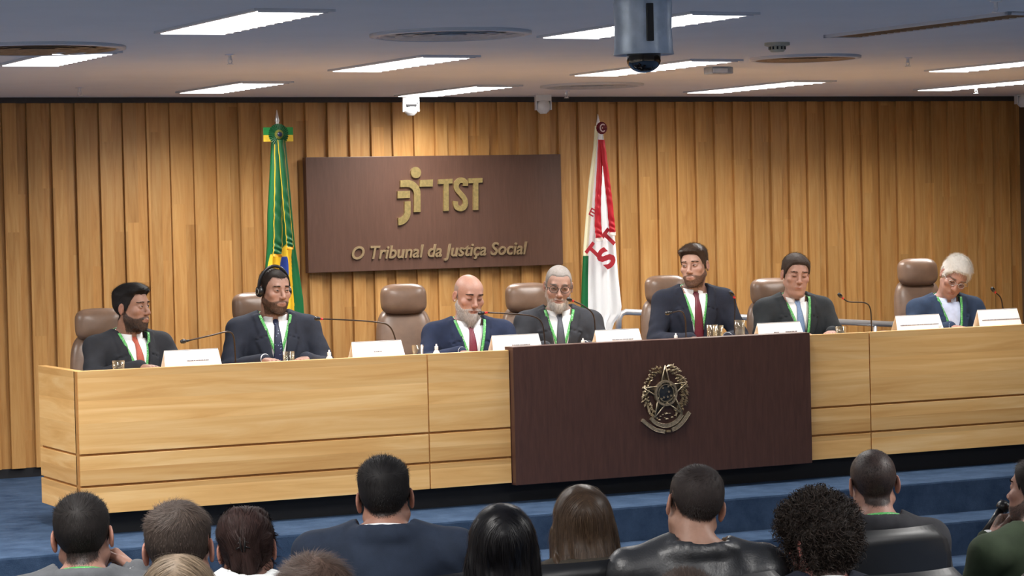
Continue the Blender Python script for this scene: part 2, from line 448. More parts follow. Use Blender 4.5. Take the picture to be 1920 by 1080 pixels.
# ------------------------------------------------------------------ people
def attr_mat(name, rough, spec=.4, noise=.12, nscale=120, bump=.15, sss=0):
    if name in MATS: return MATS[name]
    k = NT(name); a = k.n('ShaderNodeAttribute', attribute_name='tone')
    f = k.noise(k.coords((1, 1, 1)), nscale, 3)
    c = k.mix(noise*2, a.outputs['Color'], k.ramp(f, [(.3, (.55, .5, .5, 1)), (.7, (1.25, 1.2, 1.2, 1))]), 'MULTIPLY')
    k.set(c, rough, 0, spec); k.bump(f, bump, .0015)
    if sss: k.b.inputs['Subsurface Weight'].default_value = sss; k.b.inputs['Subsurface Radius'].default_value = (.012, .005, .003); k.b.inputs['Subsurface Scale'].default_value = .6
    MATS[name] = k.m; return k.m
M['skin'] = attr_mat('skin', .5, .4, .08, 90, .1, .08)
def hair_mat(name, col, rough=.42, var=.5):
    if name in MATS: return MATS[name]
    k = NT(name); g = k.n('ShaderNodeNewGeometry')
    a = tuple(c*(1-var) for c in col[:3])+(1,); b = tuple(min(1, c*(1+var)) for c in col[:3])+(1,)
    f = k.noise(k.coords((1, 1, 1)), 60, 3)
    c = k.ramp(k.math('ADD', k.math('MULTIPLY', g.outputs['Random Per Island'], .6), k.math('MULTIPLY', f, .4)), [(.15, a), (.85, b)])
    k.set(c, rough, 0, .22); MATS[name] = k.m; return k.m

def rotm(yaw, pitch, roll):
    """head turn: yaw>0 towards +x, pitch>0 looks down, roll>0 tips the crown towards +x"""
    return np.array(Matrix.Rotation(yaw, 3, 'Z') @ Matrix.Rotation(pitch, 3, 'X') @ Matrix.Rotation(roll, 3, 'Y'))

HL = ([-.13, -.085, -.06, -.040, -.022, -.004, .012, .03, .05, .10, .14], [.088, .082, .066, .040, .006, -.022, .004, -.02, -.062, -.082, -.088])
def hairline(h, recede=0, temple=0, nape=0):
    x, y, z = h[..., 0], h[..., 1], h[..., 2]
    L = np.interp(y+recede*.5*(y < .02), HL[0], HL[1])+np.where(y < -.03, recede*.25, 0)+nape*(y > .03)
    L = L+np.where((np.abs(x) > .0785) & (y > -.02) & (y < .045) & (z < .045), .3, 0)
    L = L+np.where((y < -.03), -.9*np.maximum(np.abs(x)-.045, 0)+temple*np.clip((np.abs(x)-.02)/.03, 0, 1), 0)
    return z-L
def beardline(h, lo=-.02, moustache=True):
    """>0 inside a full beard"""
    x, y, z = h[..., 0], h[..., 1], h[..., 2]; ax = np.abs(x)
    top = np.interp(y, [-.12, -.095, -.075, -.05, -.02, .0, .012, .03], [-.040, -.043, -.054, -.052, -.036, -.012, -.03, -.2])
    f = top-z
    f = np.minimum(f, (.012-y)*1.0)
    f = np.minimum(f, (z+.145)*1.0)
    lips = np.sqrt((x/.026)**2+((z+.067)/.0115)**2)-1
    f = np.minimum(f, np.where(y < -.06, lips*.012, 1))
    nose = np.sqrt((x/.021)**2+((z+.030)/.020)**2)-1
    f = np.minimum(f, np.where(y < -.06, nose*.012, 1))
    if not moustache: f = np.where((z > -.062) & (ax < .035) & (y < -.06), -1, f)
    return f

def build_head(Fd, fr, sp):
    """head in its own frame: face towards -y, origin between the ears"""
    o = dict(frame=fr); w_ = sp.get('hw', 1.0); jw = sp.get('jaw', 1.0)
    G = Field(*Fd.ax)
    G.ell((0, .018, .036), (.0755*w_, .096, .086), .01, **o)
    G.ell((0, -.024, -.030), (.0615*w_, .066, .082), .03, **o)
    G.ell((0, -.020, .045), (.066*w_, .069, .060), .02, **o)
    for s in (-1, 1):
        G.cap((s*.056*w_*jw, .004, -.052), (s*.018, -.064, -.100), .017, .016, .03, **o)
        G.ell((s*.044*w_, -.063, -.018), (.024, .020, .020), .022, **o)
        G.cap((s*.030, -.060, -.060), (s*.026, -.058, -.085), .022, .018, .025, **o)
    G.ell((0, -.070, -.104), (.021, .019, .017), .018, **o)
    G.ell((0, -.078, -.066), (.028, .017, .024), .015, **o)
    G.cap((-.032, -.078, .031), (.032, -.078, .031), .0125, .0125, .016, **o)
    for s in (-1, 1):
        G.ell((s*.033, -.099, .010), (.021, .019, .014), .016, 's', **o)
    G.cap((0, -.084, .022), (0, -.108, -.022), .0075, .0105, .014, **o)
    G.ell((0, -.110, -.027), (.0115, .0115, .0105), .008, **o)
    for s in (-1, 1):
        G.ell((s*.0125, -.100, -.031), (.0085, .0105, .0085), .006, **o)
        G.ell((s*.0065, -.106, -.042), (.004, .005, .004), .003, 's', **o)
    # lids round the eyeballs
    op = sp.get('eyes', .7)
    for s in (-1, 1):
        G.ell((s*.032, -.0755, .012), (.0165, .0150, .0140), .007, **o)
        if op > 0: G.ell((s*.032, -.092, .0105), (.0140, .012, .0052*op), .002, 's', **o)
        G.cap((s*.019, -.0865, .0205+.002*op), (s*.044, -.0800, .0195+.001*op), .0012, .0012, .003, 's', **o)
    # mouth
    sm = sp.get('smile', 0)
    G.cap((-.019, -.0905, -.0620+sm*.003), (0, -.0968, -.0625), .0048, .0062, .007, **o)
    G.cap((.019, -.0905, -.0620+sm*.003), (0, -.0968, -.0625), .0048, .0062, .007, **o)
    G.cap((-.015, -.0905, -.0725), (.015, -.0905, -.0725), .0062, .0062, .008, **o)
    mo = sp.get('mouth', .0012)
    G.cap((-.023-sm*.004, -.0935+.006, -.0665+sm*.005), (0, -.103, -.0672), mo, mo*1.3, .0025, 's', **o)
    G.cap((.023+sm*.004, -.0935+.006, -.0665+sm*.005), (0, -.103, -.0672), mo, mo*1.3, .0025, 's', **o)
    G.cap((0, -.100, -.045), (0, -.101, -.057), .0022, .0032, .004, 's', **o)
    if sm:
        for s in (-1, 1):
            G.cap((s*.023, -.094, -.036), (s*.034, -.082, -.064), .0018, .002, .007, 's', **o)
            G.ell((s*.041, -.078, -.030), (.015, .011, .013), .014, **o)
    if sp.get('jowl'):
        G.ell((0, -.045, -.112), (.045, .035, .025), .03, **o)
    # ears
    G.skull = G.F.copy()
    for s in (-1, 1):
        e = Frame(fr.out((s*.0765*w_, .012, -.004)), fr.R@np.array(Matrix.Rotation(s*-.38, 3, 'Z') @ Matrix.Rotation(.12, 3, 'X')))
        G.ell((s*.004, .004, .004), (.0062, .0175, .0300), .004, frame=e)
        G.ell((s*.004, -.001, -.020), (.0055, .0100, .0125), .005, frame=e)
        G.ell((s*.0125, .003, .006), (.0068, .0110, .0200), .003, 's', frame=e)
        G.ell((s*.009, -.002, .000), (.0030, .0040, .0120), .003, frame=e)
    return G

def hand(Fd, W, d, nrm, side, curl=.5, spread=.0, r=1.0, k=.004, fingers=None, thumb=.6):
    """W wrist, d heading, nrm palm-facing direction, side: towards the thumb"""
    d = np.array(d, float); d /= np.linalg.norm(d); nrm = np.array(nrm, float); nrm -= d*(nrm@d); nrm /= np.linalg.norm(nrm)
    s = np.array(side, float); s -= d*(s@d)+nrm*(s@nrm); s /= np.linalg.norm(s)
    W = np.array(W, float)
    kn = []
    for i, (so, L) in enumerate(((.029, .086), (.010, .090), (-.009, .086), (-.027, .078))):
        K = W+d*L+s*so; kn.append(K)
        Fd.cap(W+s*so*.55+d*.01, K, .0155*r, .0120*r, .014)
    fl = (.070, .078, .072, .056)
    for i, K in enumerate(kn):
        c = curl if fingers is None else fingers[i]; an = 0; P = K; dd = d+s*spread*(1.5-i)*.5
        for j, q in enumerate((.46, .30, .24)):
            an += c*(1.0, 1.25, .8)[j]
            D = dd*math.cos(an)+nrm*math.sin(an); D /= np.linalg.norm(D)
            Q = P+D*fl[i]*q
            Fd.cap(P, Q, (.0098, .0088, .0080)[j]*r*(.88 if i == 3 else 1), (.0088, .0080, .0068)[j]*r*(.88 if i == 3 else 1), k)
            P = Q
    T0 = W+d*.020+s*.022+nrm*.004; T1 = W+d*.052+s*(.050-.01*thumb)+nrm*.022*thumb; T2 = T1+d*.030+s*(.012-.02*thumb)+nrm*.014*thumb; T3 = T2+d*.024+s*(.004-.016*thumb)+nrm*.010*thumb
    Fd.cap(T0, T1, .0150*r, .0118*r, .010); Fd.cap(T1, T2, .0112*r, .0098*r, k); Fd.cap(T2, T3, .0098*r, .0078*r, k)

def person(label, head_at, rz, head=(0, 0, 0), floor=0., lean=.08, spec=None, group=None, **kw):
    sp = dict(skin=srgb(196, 150, 128), hair='short', haircol=srgb(34, 28, 26), res=.0034, jacket=None, shirt=srgb(232, 234, 240), tie=None,
              lanyard=False, eyes=.7, shoulder=.178, arms=None, hip=None, off=(0, 0), fat=1.0, hs=1.0)
    sp.update(spec or {}); sp.update(kw)
    sk_ = sp['skin']; lu_ = .3*sk_[0]+.6*sk_[1]+.1*sk_[2]; sp['skin'] = tuple((c_*.84+lu_*.16)*.70 for c_ in sk_[:3])+(1,)
    rng = np.random.default_rng(sum((i_+1)*ord(c_) for i_, c_ in enumerate(label)))
    hz = head_at[2]-floor
    Sz = hz-sp.get('neck', .180); hipz = sp['hip'] or max(.46, min(.565, Sz-.40))
    lx, ly = sp['off']
    S = np.array([0, -(Sz-hipz)*math.tan(lean), Sz]); hipc = np.array([0, 0, hipz])
    HC = np.array([lx, S[1]-.040-ly, hz])
    c, s_ = math.cos(rz), math.sin(rz)
    rx = head_at[0]-(c*HC[0]-s_*HC[1]); ry = head_at[1]-(s_*HC[0]+c*HC[1])
    root = empty('person', (rx, ry, floor), rz, label, 'person', group)
    Rh = rotm(*[math.radians(a) for a in head]); fr = Frame(HC, Rh*1.0)
    fr.R = Rh
    sw = sp['shoulder']; fat = sp['fat']
    SJ = [S+np.array([s*sw, .012, -.035]) for s in (-1, 1)]
    arms = sp['arms'] or 'desk'
    if arms == 'desk':
        EL = [S+np.array([s*(sw+.075), -.10, -.27]) for s in (-1, 1)]
        WR = [np.array([s*.12, S[1]-.36, .825]) for s in (-1, 1)]
        HD = [((-s*.55, -1, 0), (0, 0, -1), (-s, 0, 0), .25) for s in (-1, 1)]
    elif arms == 'lap':
        EL = [S+np.array([s*(sw+.06), -.02, -.29]) for s in (-1, 1)]
        WR = [np.array([s*.13, S[1]-.26, hipz+.13]) for s in (-1, 1)]
        HD = [((-s*.4, -1, -.15), (0, 0, -1), (-s, 0, 0), .35) for s in (-1, 1)]
    else:
        EL = [np.array(a)+S for a in arms[0]]; WR = [np.array(a)+S for a in arms[1]]; HD = arms[2]
    for i_, (wp, dw_, nw_, sw2, cu_) in sp.get('reach', {}).items():      # a hand placed on something in the room
        Ri = Matrix.Rotation(-rz, 3, 'Z'); tl_ = lambda v_: np.array(Ri @ Vector(v_))
        WR[i_] = tl_(Vector(wp)-Vector((rx, ry, floor))); HD[i_] = (tl_(dw_), tl_(nw_), tl_(sw2), cu_)
        mid_ = (SJ[i_]+WR[i_])/2; L_ = np.linalg.norm(WR[i_]-SJ[i_]); dr_ = math.sqrt(max(.29**2-(L_/2)**2, .0036)); EL[i_] = mid_+np.array([(-1, 1)[i_]*.35*dr_, -.1*dr_, -.93*dr_])
    if floor == 0 and arms == 'desk':
        for e in EL: e[2] = max(e[2], .76)
    # ---------------- grids
    hr = sp['res']; R_ = .125
    zx = [(HC[0]-R_, HC[0]+R_, hr)]; zy = [(HC[1]-.135, HC[1]+.13, hr)]; zz = [(HC[2]-.150, HC[2]+.135, hr)]
    for i in (0, 1):
        if sp.get('fine_hands', (0, 0))[i]:
            d = np.array(HD[i][0], float); d /= np.linalg.norm(d); mid = WR[i]+d*.09
            for q, z_ in ((0, zx), (1, zy), (2, zz)): z_.append((mid[q]-.11, mid[q]+.11, .0042))
    ymin = min(S[1]-.20, HC[1]-.16, WR[0][1]-.24, WR[1][1]-.24, hipc[1]-.62); ymax = .26
    xm = .36+max(0, sw-.178)
    ax = [axis(min(-xm, min(w_[0] for w_ in WR+EL)-.14), max(xm, max(w_[0] for w_ in WR+EL)+.14), .018, zx), axis(ymin, ymax, .018, zy), axis(-.02, HC[2]+.16, .018, zz)]
    B = Field(*ax)
    def trunk(F, o, arms_=True, legs=False, k=.04):
        F.ell(hipc+(0, .02, .02), (.165*fat+o, .125*fat+o, .14+o), k)
        mid = hipc*.55+S*.45
        F.ell(mid+(0, -.01, 0), (.150*fat+o, .115*fat+o, .19+o), .05)
        F.ell(S+(0, -.005, -.14), (.158+.02*(fat-1)+o, .108*fat+o, .165+o), .05)
        for s, J in zip((-1, 1), SJ):
            F.cap(S+(s*.05, .012, -.040), J, .062+o, .050+o, .05)
            F.cap(S+(s*.02, .022, .045), J+(0, .0, .008), .040+o, .030+o, .05)
        if arms_:
            for s, J, E, W in zip((-1, 1), SJ, EL, WR):
                F.cap(J, E, .050+o, .040+o, .03); F.cap(E, W, .040+o, .026+o, .02)
        if legs:
            for s in (-1, 1):
                K = hipc+(s*.13, -.46, -.02); A_ = np.array([s*.13, hipc[1]-.44, .09])
                F.cap(hipc+(s*.085, .0, -.015), K, .078+o, .056+o, .04); F.cap(K, A_, .054+o, .036+o, .03)
                F.cap(A_+(0, .03, -.04), A_+(0, -.13, -.055), .034+o*.3, .028+o*.3, .02)
    trunk(B, -.008, legs=True)
    B.cap(S+(0, .022, -.01), fr.out((0, .026, -.075)), .053*min(fat, 1.15), .052*min(fat, 1.08), .03)
    B.cap(fr.out((0, .006, -.072)), S+(0, .008, .0), .043*fat, .043*fat, .03)
    G = build_head(B, fr, sp)
    B.F = smin(B.F, G.F, .018)
    for i, s in enumerate((-1, 1)): hand(B, WR[i], *HD[i][:3], curl=HD[i][3], fingers=HD[i][4] if len(HD[i]) > 4 else None)
    V, Q = B.mesh(); V = V.astype(np.float64)
    Nn = vnormals(V, Q)
    h = fr.locs(V)
    # ---------------- skin tone
    base = np.array(sp['skin'][:3]); tone = np.tile(base, (len(V), 1))
    inh = (np.abs(h[:, 0]) < .11) & (np.abs(h[:, 1]) < .13) & (h[:, 2] > -.13) & (h[:, 2] < .14)
    def blend(mask, colr):
        nonlocal tone
        m_ = np.clip(mask, 0, 1)[:, None]*inh[:, None]; tone = tone*(1-m_)+np.array(colr[:3])*m_
    g = lambda cx, cy, cz, r: np.exp(-((h[:, 0]-cx)**2+(h[:, 1]-cy)**2+(h[:, 2]-cz)**2)/r**2)
    red = base*np.array([1.04, .80, .77])
    blend(.45*(g(.045, -.07, -.02, .022)+g(-.045, -.07, -.02, .022)+g(0, -.11, -.028, .014)), red)
    blend(.5*sstep(.070, .080, np.abs(h[:, 0]))*(np.abs(h[:, 2]) < .04), red)
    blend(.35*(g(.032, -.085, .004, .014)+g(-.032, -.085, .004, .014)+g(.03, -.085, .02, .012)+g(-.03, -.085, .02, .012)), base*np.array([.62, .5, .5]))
    lip = 1-sstep(.7, 1.15, np.sqrt((h[:, 0]/.024)**2+((h[:, 2]+.0665)/.0105)**2)); blend(.5*lip*(h[:, 1] < -.07), base*np.array([.78, .48, .47]))
    hc = np.array(sp['haircol'][:3])
    bl = None
    if sp.get('beard'):
        bc = np.array(sp.get('beardcol', sp['haircol'])[:3]); bl = beardline(h, moustache=sp.get('moustache', True))
        blend(sp['beard']*sstep(-.001, .005, bl), bc)
    hlf = hairline(h, sp.get('recede', 0), sp.get('temple', 0), sp.get('nape', 0)) if sp['hair'] else None
    if sp['hair'] and sp['hair'] != 'bald': blend(.9*sstep(.0, .008, hlf), hc)
    if sp['hair'] == 'bald':
        fr_ = np.minimum(hlf, .062-h[:, 2]); hlf = np.where(h[:, 1] > -.01, fr_, -1); blend(.6*sstep(-.004, .01, hlf), hc)
    body = from_np('body', V, Q, M['skin'], root, col=tone)
    # ---------------- strands helper rooted on the skin
    cen = V[Q].mean(1); ch = fr.locs(cen); cn = Nn[Q[:, 0]]; area = np.linalg.norm(np.cross(V[Q[:, 2]]-V[Q[:, 0]], V[Q[:, 3]]-V[Q[:, 1]]), axis=1)
    def roots(mask, n):
        w_ = area*mask; 
        if w_.sum() <= 0: return np.zeros(0, int)
        return rng.choice(len(Q), n, p=w_/w_.sum())
    def jit(P, a=.0012): return P+rng.normal(0, a, P.shape)
    HM = hair_mat('hair_%s' % sp.get('hname', label[:12]), sp['haircol'], sp.get('hrough', .62), sp.get('hvar', .45))
    parts = []
    dens = sp.get('dens', 1.0)
    st = sp['hair']
    if st in ('short', 'buzz', 'bald', 'curly', 'long', 'bun'):
        hl = {'short': hairline(ch, sp.get('recede', 0), sp.get('temple', 0), sp.get('nape', 0))}.get(st)
        hl = hairline(ch, sp.get('recede', 0), sp.get('temple', 0), sp.get('nape', 0))
        if st == 'bald': hl = np.where(ch[:, 1] > -.012, np.minimum(hl, .062-ch[:, 2]), -1)
        inside = (ch[:, 2] > -.10) & (np.abs(ch[:, 0]) < .1) & (np.abs(ch[:, 1]) < .14)
        side, top = sp.get('side', .006), sp.get('top', .018)
        # cap of hair that follows the skull
        if st != 'buzz' and st != 'bald':
            HF = Field(ax[0], ax[1], ax[2])
            lo = HC-.17; hi = HC+.17
            i, X, Y, Z = HF.block(lo, hi); hx_, hy_, hz_ = fr.loc(X, Y, Z)
            hh = np.stack(np.broadcast_arrays(hx_, hy_, hz_), -1)
            lf = hairline(hh, sp.get('recede', 0), sp.get('temple', 0), sp.get('nape', 0))
            t = side+(top-side)*sstep(.035, .105, hz_)
            if sp.get('quiff'): t = t+sp['quiff']*sstep(.03, -.06, hy_)*sstep(.06, .10, hz_)
            nz = fbm(hx_, hy_, hz_, sp.get('nf', 60), 3+len(label), 3)
            if st == 'curly': t = t*(1+.42*nz)+.009*fbm(hx_, hy_, hz_, 120, 11, 2)
            else: t = t*(1+.15*nz)
            if st == 'bun': t = t+.004*np.sin(60*hx_+40*hz_+3*nz)
            if sp.get('thin'): t = t-sp['thin']*np.exp(-((hx_-.0)**2+(hy_-.06)**2+(hz_-.10)**2)/.035**2)
            if st in ('long', 'bun'): t = np.maximum(t, .010)
            hf = np.zeros_like(lf)
            HF.F[i] = G.skull[i]-np.where(lf > -.02, t*sstep(-.004, .016 if st == 'short' else .008, lf), 0)+.0025
            if st == 'long':
                LN = sp.get('len', .26); wd = sp.get('wide', .10)
                yb = sp.get('yb', .055)
                # in the trunk's upright frame: a curtain from the crown down the back
                HF.cap(HC+(0, .030, .01), HC+(0, yb, -LN), .082, wd*.78, .04, sq=(1.12, .72, 1))
                HF.cap(HC+(-.055, .02, -.02), HC+(-wd*.85, yb*.4, -LN*.95), .040, .034, .03)
                HF.cap(HC+(.055, .02, -.02), HC+(wd*.85, yb*.4, -LN*.95), .040, .034, .03)
                i2, X, Y, Z = HF.block(HC-.6, HC+.2)
                fold = .0045*np.sin(95*X+2.2*np.sin(9*Z)+3*np.sin(30*Y))+.003*np.sin(210*X+3*np.sin(7*Z+1))
                HF.F[i2] = HF.F[i2]+fold*sstep(HC[2]+.06, HC[2]-.04, Z)
                # keep the face free
                HF.ell(fr.out((0, -.10, -.03)), (.062, .075, .105), .012, 's')
                HF.op(lambda X, Y, Z: (HC[2]-LN-.02+.012*np.sin(60*X)+.01*np.sin(131*X+1))-Z, [HC+(0, 0, -LN)], .3, .006, 'i')
            if st == 'bun':
                HF.cap(fr.out((-.010, .090, -.055)), fr.out((-.004, .100, .060)), .026, .030, .014)
                HF.cap(fr.out((-.030, .088, -.030)), fr.out((-.022, .098, .064)), .020, .026, .008)
                HF.cap(fr.out((.024, .090, -.045)), fr.out((.026, .098, .052)), .020, .028, .007)
                HF.cap(fr.out((.004, .131, -.050)), fr.out((.002, .138, .070)), .011, .009, .006, 's')
            v, q = HF.mesh(); v = v.astype(np.float64)
            # drop what lies under the skin
            vi = tuple(np.clip(np.searchsorted(ax[a], v[:, a])-1, 0, len(ax[a])-1) for a in range(3))
            under = G.F[vi] < -.006
            q = q[~under[q].all(1)]
            hn = vnormals(v, q) if len(q) else None
            parts.append((v, q, 0))
            cs, cnn, cq = v[q].mean(1), hn[q[:, 0]], q
            car = np.linalg.norm(np.cross(v[q[:, 2]]-v[q[:, 0]], v[q[:, 3]]-v[q[:, 1]]), axis=1)
        hx = lambda P: fr.locs(P)
        if st in ('short', 'buzz', 'bald'):
            n = int({'short': 6500, 'buzz': 14000, 'bald': 3500}[st]*dens)
            if st == 'short':
                r_ = rng.choice(len(cq), n, p=car*(hl_ok := (hairline(fr.locs(cs), sp.get('recede', 0), sp.get('temple', 0), sp.get('nape', 0)) > -.002))/(car*hl_ok).sum())
                P, Nr = jit(cs[r_]), cnn[r_]
            else:
                r_ = roots(inside*(hl > 0), n); P, Nr = jit(cen[r_]), cn[r_]
            H_ = hx(P)
            comb = np.array(sp.get('comb', (0, -.8, .1)), float)       # direction on the crown, head frame
            back = np.tile(np.array([0, .25, -1.0]), (n, 1))
            f = sstep(.05, .095, H_[:, 2])[:, None]
            D = back*(1-f)+comb*f
            if sp.get('whorl'):
                cw = np.array([0, .055, .105]); rd = H_-cw; sw_ = np.cross(rd, [0, 0, 1.])
                rd = rd/(np.linalg.norm(rd, axis=1)[:, None]+1e-6); sw_ = sw_/(np.linalg.norm(sw_, axis=1)[:, None]+1e-6)
                D = D*.4+(rd+.6*sw_)*f
            D = D@fr.R.T; D = D-Nr*(D*Nr).sum(1)[:, None]; D /= np.linalg.norm(D, axis=1)[:, None]+1e-6
            lift = sp.get('lift', .10)+.22*rng.random(n)
            T = D+Nr*lift[:, None]+rng.normal(0, .16, D.shape)
            Lh = (sp.get('hl_side', .009)+(sp.get('hl_top', .022)-sp.get('hl_side', .009))*f[:, 0])*(.7+.6*rng.random(n))
            if st == 'buzz': Lh = np.full(n, sp.get('hl_side', .004))*(.7+.6*rng.random(n))
            if st == 'bald': Lh = np.full(n, .006)
            if st == 'short':
                r2 = roots(inside*(hl > .001)*(ch[:, 2] < .055), int(6000*dens)); P2, N2 = jit(cen[r2]), cn[r2]; D2 = np.tile(np.array([0, .1, -1.0])@fr.R.T, (len(P2), 1))
                v2, f2 = ribbons(P2, D2+N2*.3+rng.normal(0, .15, D2.shape), N2, .004+.004*rng.random(len(P2)), .0005, 2, None, rng); parts.append((v2, f2, 0))
            vv, ff = ribbons(P-Nr*.001, T, Nr, Lh, sp.get('sw', .0005 if st == 'short' else .00035), 2, -.35*Nr, rng); parts.append((vv, ff, 0))
        elif st == 'curly':
            n = int(3600*dens); r_ = rng.choice(len(cq), n, p=car/car.sum()); P, Nr = jit(cs[r_], .002), cnn[r_]
            T = rng.normal(0, .8, Nr.shape)+np.array([0, 0, -.5]); T = T-Nr*(T*Nr).sum(1)[:, None]+Nr*.12
            vv, ff = ribbons(P-Nr*.001, T, Nr, .02+.025*rng.random(n), .0019, 10, None, rng, curl=7.5, sag=.6, cr=.010); parts.append((vv, ff, 0))
        elif st in ('long', 'bun'):
            n = int(7500*dens); r_ = rng.choice(len(cq), n, p=car/car.sum()); P, Nr = jit(cs[r_], .001), cnn[r_]; H_ = hx(P)
            if st == 'long':
                D = np.tile(np.array([0, .0, -1.0]), (n, 1)); top_ = sstep(.03, .11, H_[:, 2])[:, None]
                D = D*(1-top_*.6)+np.stack([np.sign(H_[:, 0])*.9, .35+0*H_[:, 0], 0*H_[:, 0]], 1)*top_
            else:
                tgt = np.array([0, .11, .01]); D = tgt-H_; D = D@fr.R.T
                near = (np.linalg.norm(tgt-H_, axis=1) < .06)[:, None]; D = np.where(near, (np.array([.25, .1, 1.])@fr.R.T), D)
            D = D-Nr*(D*Nr).sum(1)[:, None]; D /= np.linalg.norm(D, axis=1)[:, None]+1e-6
            T = D+Nr*.03+rng.normal(0, .035, D.shape)
            tb = sstep(.0, .09, H_[:, 2])[:, None]; vv, ff = ribbons(P+Nr*.0006, T, Nr, .03+.03*rng.random(n), .0007, 4, -(.12+.5*tb)*Nr, rng); parts.append((vv, ff, 0))
        if parts:
            v, f, mi = merge(parts); from_np('hair', v, f, [HM], root, mi=mi)
    # ---------------- brows, lashes, beard
    if sp.get('face', True):
        bm_ = (np.abs(np.abs(ch[:, 0])-.032) < .018) & (np.abs(ch[:, 2]-(.0345-.25*np.maximum(np.abs(ch[:, 0])-.036, 0))) < .0016+.0016*(1-np.clip((np.abs(ch[:, 0])-.016)/.034, 0, 1))) & (ch[:, 1] < -.05)
        for sd_ in (-1, 1):
            r_ = roots(bm_ & (ch[:, 0]*sd_ > 0), 260)
            if not len(r_): continue
            P, Nr = jit(cen[r_], .0008), cn[r_]; D = np.stack([np.sign(ch[r_, 0])*1.0, 0*P[:, 0]+.2, 0*P[:, 0]+.15], 1)@fr.R.T
            vv, ff = ribbons(P, D+Nr*.15, Nr, .006+.003*rng.random(len(P)), .0005, 2, None, rng)
            from_np('eyebrow', vv, ff, [hair_mat('brow_%s' % sp.get('hname', label[:12]), sp.get('browcol', sp['haircol']), .6)], root)
        op = sp['eyes']; gz = sp.get('gaze', (0, 0))
        for s in (-1, 1):
            if op > 0:
                e = MB()
                c0 = np.array([s*.032, -.0770, .0115]); R0 = .0125
                g_ = np.array([gz[0], -1, gz[1]], float); g_ /= np.linalg.norm(g_)
                u_ = np.cross(g_, [0, 0, 1]); u_ /= np.linalg.norm(u_); v_ = np.cross(u_, g_)
                prev = None
                for ring in range(0, 15):
                    th = math.radians(ring*9 if ring else .01); rr = []
                    for j in range(16):
                        ph = 2*math.pi*j/16
                        p = c0+R0*(g_*math.cos(th)+(u_*math.cos(ph)+v_*math.sin(ph))*math.sin(th))
                        rr.append(e.bm.verts.new(fr.out(p)))
                    if prev:
                        for j in range(16):
                            f_ = e.bm.faces.new((prev[j], prev[(j+1) % 16], rr[(j+1) % 16], rr[j])); f_.material_index = 2 if ring <= 1 else 1 if ring <= 3 else 0
                    prev = rr
                e.build('eye', [plain('eye_white', srgb(214, 206, 202), .25), plain('iris_brown', srgb(60, 38, 26), .2), plain('pupil', srgb(8, 8, 8), .1)], root, True)
        for s in (-1, 1):
            l = MB(); zc_ = .0105+.0050*op if op > 0 else .0045
            l.tube([fr.out((s*(.032+q*.0135), -.0905+abs(q)*.004+(.004 if q*1 > .5 else 0), zc_-q*q*.0048*(1 if op > 0 else -.35))) for q in np.linspace(-1, 1, 9)], [.0003, .0008, .0011, .0012, .0012, .0012, .0012, .0009, .0003], 6)
            l.build('eyelashes', [plain('lash', srgb(30, 20, 18), .7)], root, True)
    if bl is not None:
        mk = np.clip(beardline(ch, moustache=sp.get('moustache', True))*200, 0, 1)
        r_ = roots(mk*((np.abs(ch[:, 0]) < .076*sp.get('hw', 1)) & (ch[:, 2] < .0) & (ch[:, 2] > -.135)), int(3200*sp.get('bdens', 1)))
        P, Nr = jit(cen[r_], .0008), cn[r_]; Hc = ch[r_]
        D = np.tile(np.array([0, -.15, -1.0]), (len(P), 1))@fr.R.T
        blen = sp.get('blen', .006)*(.6+.8*rng.random(len(P)))
        chinw = sstep(-.07, -.10, Hc[:, 2])*sstep(-.02, -.06, Hc[:, 1])
        blen = blen*(1+sp.get('chinlen', 0)*chinw)
        bp = []
        if sp.get('bvol'):
            BF = Field(ax[0], ax[1], ax[2]); i, X, Y, Z = BF.block(HC-.2, HC+.17); a_, b_, c_ = fr.loc(X, Y, Z); hh = np.stack(np.broadcast_arrays(a_, b_, c_), -1)
            lf = beardline(hh, moustache=sp.get('moustache', True)); BF.F[i] = G.F[i]-sp['bvol']*sstep(-.002, .012, lf)*(1+.25*fbm(a_, b_, c_, 90, 5, 2))+.002
            if sp.get('bchin'): L_ = sp['bchin']; BF.cap(fr.out((0, -.076, -.095)), fr.out((0, -.074, -.100-L_)), .026, .014, .022, sq=(1.15, .8, 1))
            # cut away everything that is not beard
            BF.F[i] = smax(BF.F[i], -np.where(c_ < -.11, .02, lf)-.002, .003)
            v, q = BF.mesh(); bp.append((v.astype(np.float64), q, 0))
            if sp.get('bchin'):
                vn = vnormals(v.astype(np.float64), q); hv = fr.locs(v[q].mean(1)); sel = np.where((hv[:, 2] < -.075) & (hv[:, 1] < -.03))[0]
                pk = rng.choice(sel, 1800); P2, N2 = jit(v[q].mean(1)[pk].astype(np.float64)), vn[q[pk, 0]]
                vv, ff = ribbons(P2, np.tile(np.array([0, -.1, -1.0])@fr.R.T, (1800, 1))+N2*.25+rng.normal(0, .12, N2.shape), N2, .012+.014*rng.random(1800), .0006, 2, None, rng); bp.append((vv, ff, 0))
        vv, ff = ribbons(P, D+Nr*.55+rng.normal(0, .15, D.shape), Nr, blen, .0006, 2, None, rng); bp.append((vv, ff, 0))
        v, f, mi = merge(bp)
        from_np('beard', v, f, [hair_mat('beard_%s' % sp.get('hname', label[:12]), sp.get('beardcol', sp['haircol']), .6, .5)], root, mi=mi)
    if sp.get('teeth'):
        tm = MB(); tm.tube([fr.out((.017*q, -.0885+.006*q*q, -.0655+.003*q*q)) for q in np.linspace(-1, 1, 9)], .0030, 8); tm.build('teeth', [plain('teeth', srgb(226, 218, 206), .3)], root, True)
    # ---------------- shirt, jacket, trousers on a coarser grid
    gx = .0085 if sp.get('near') else .0095
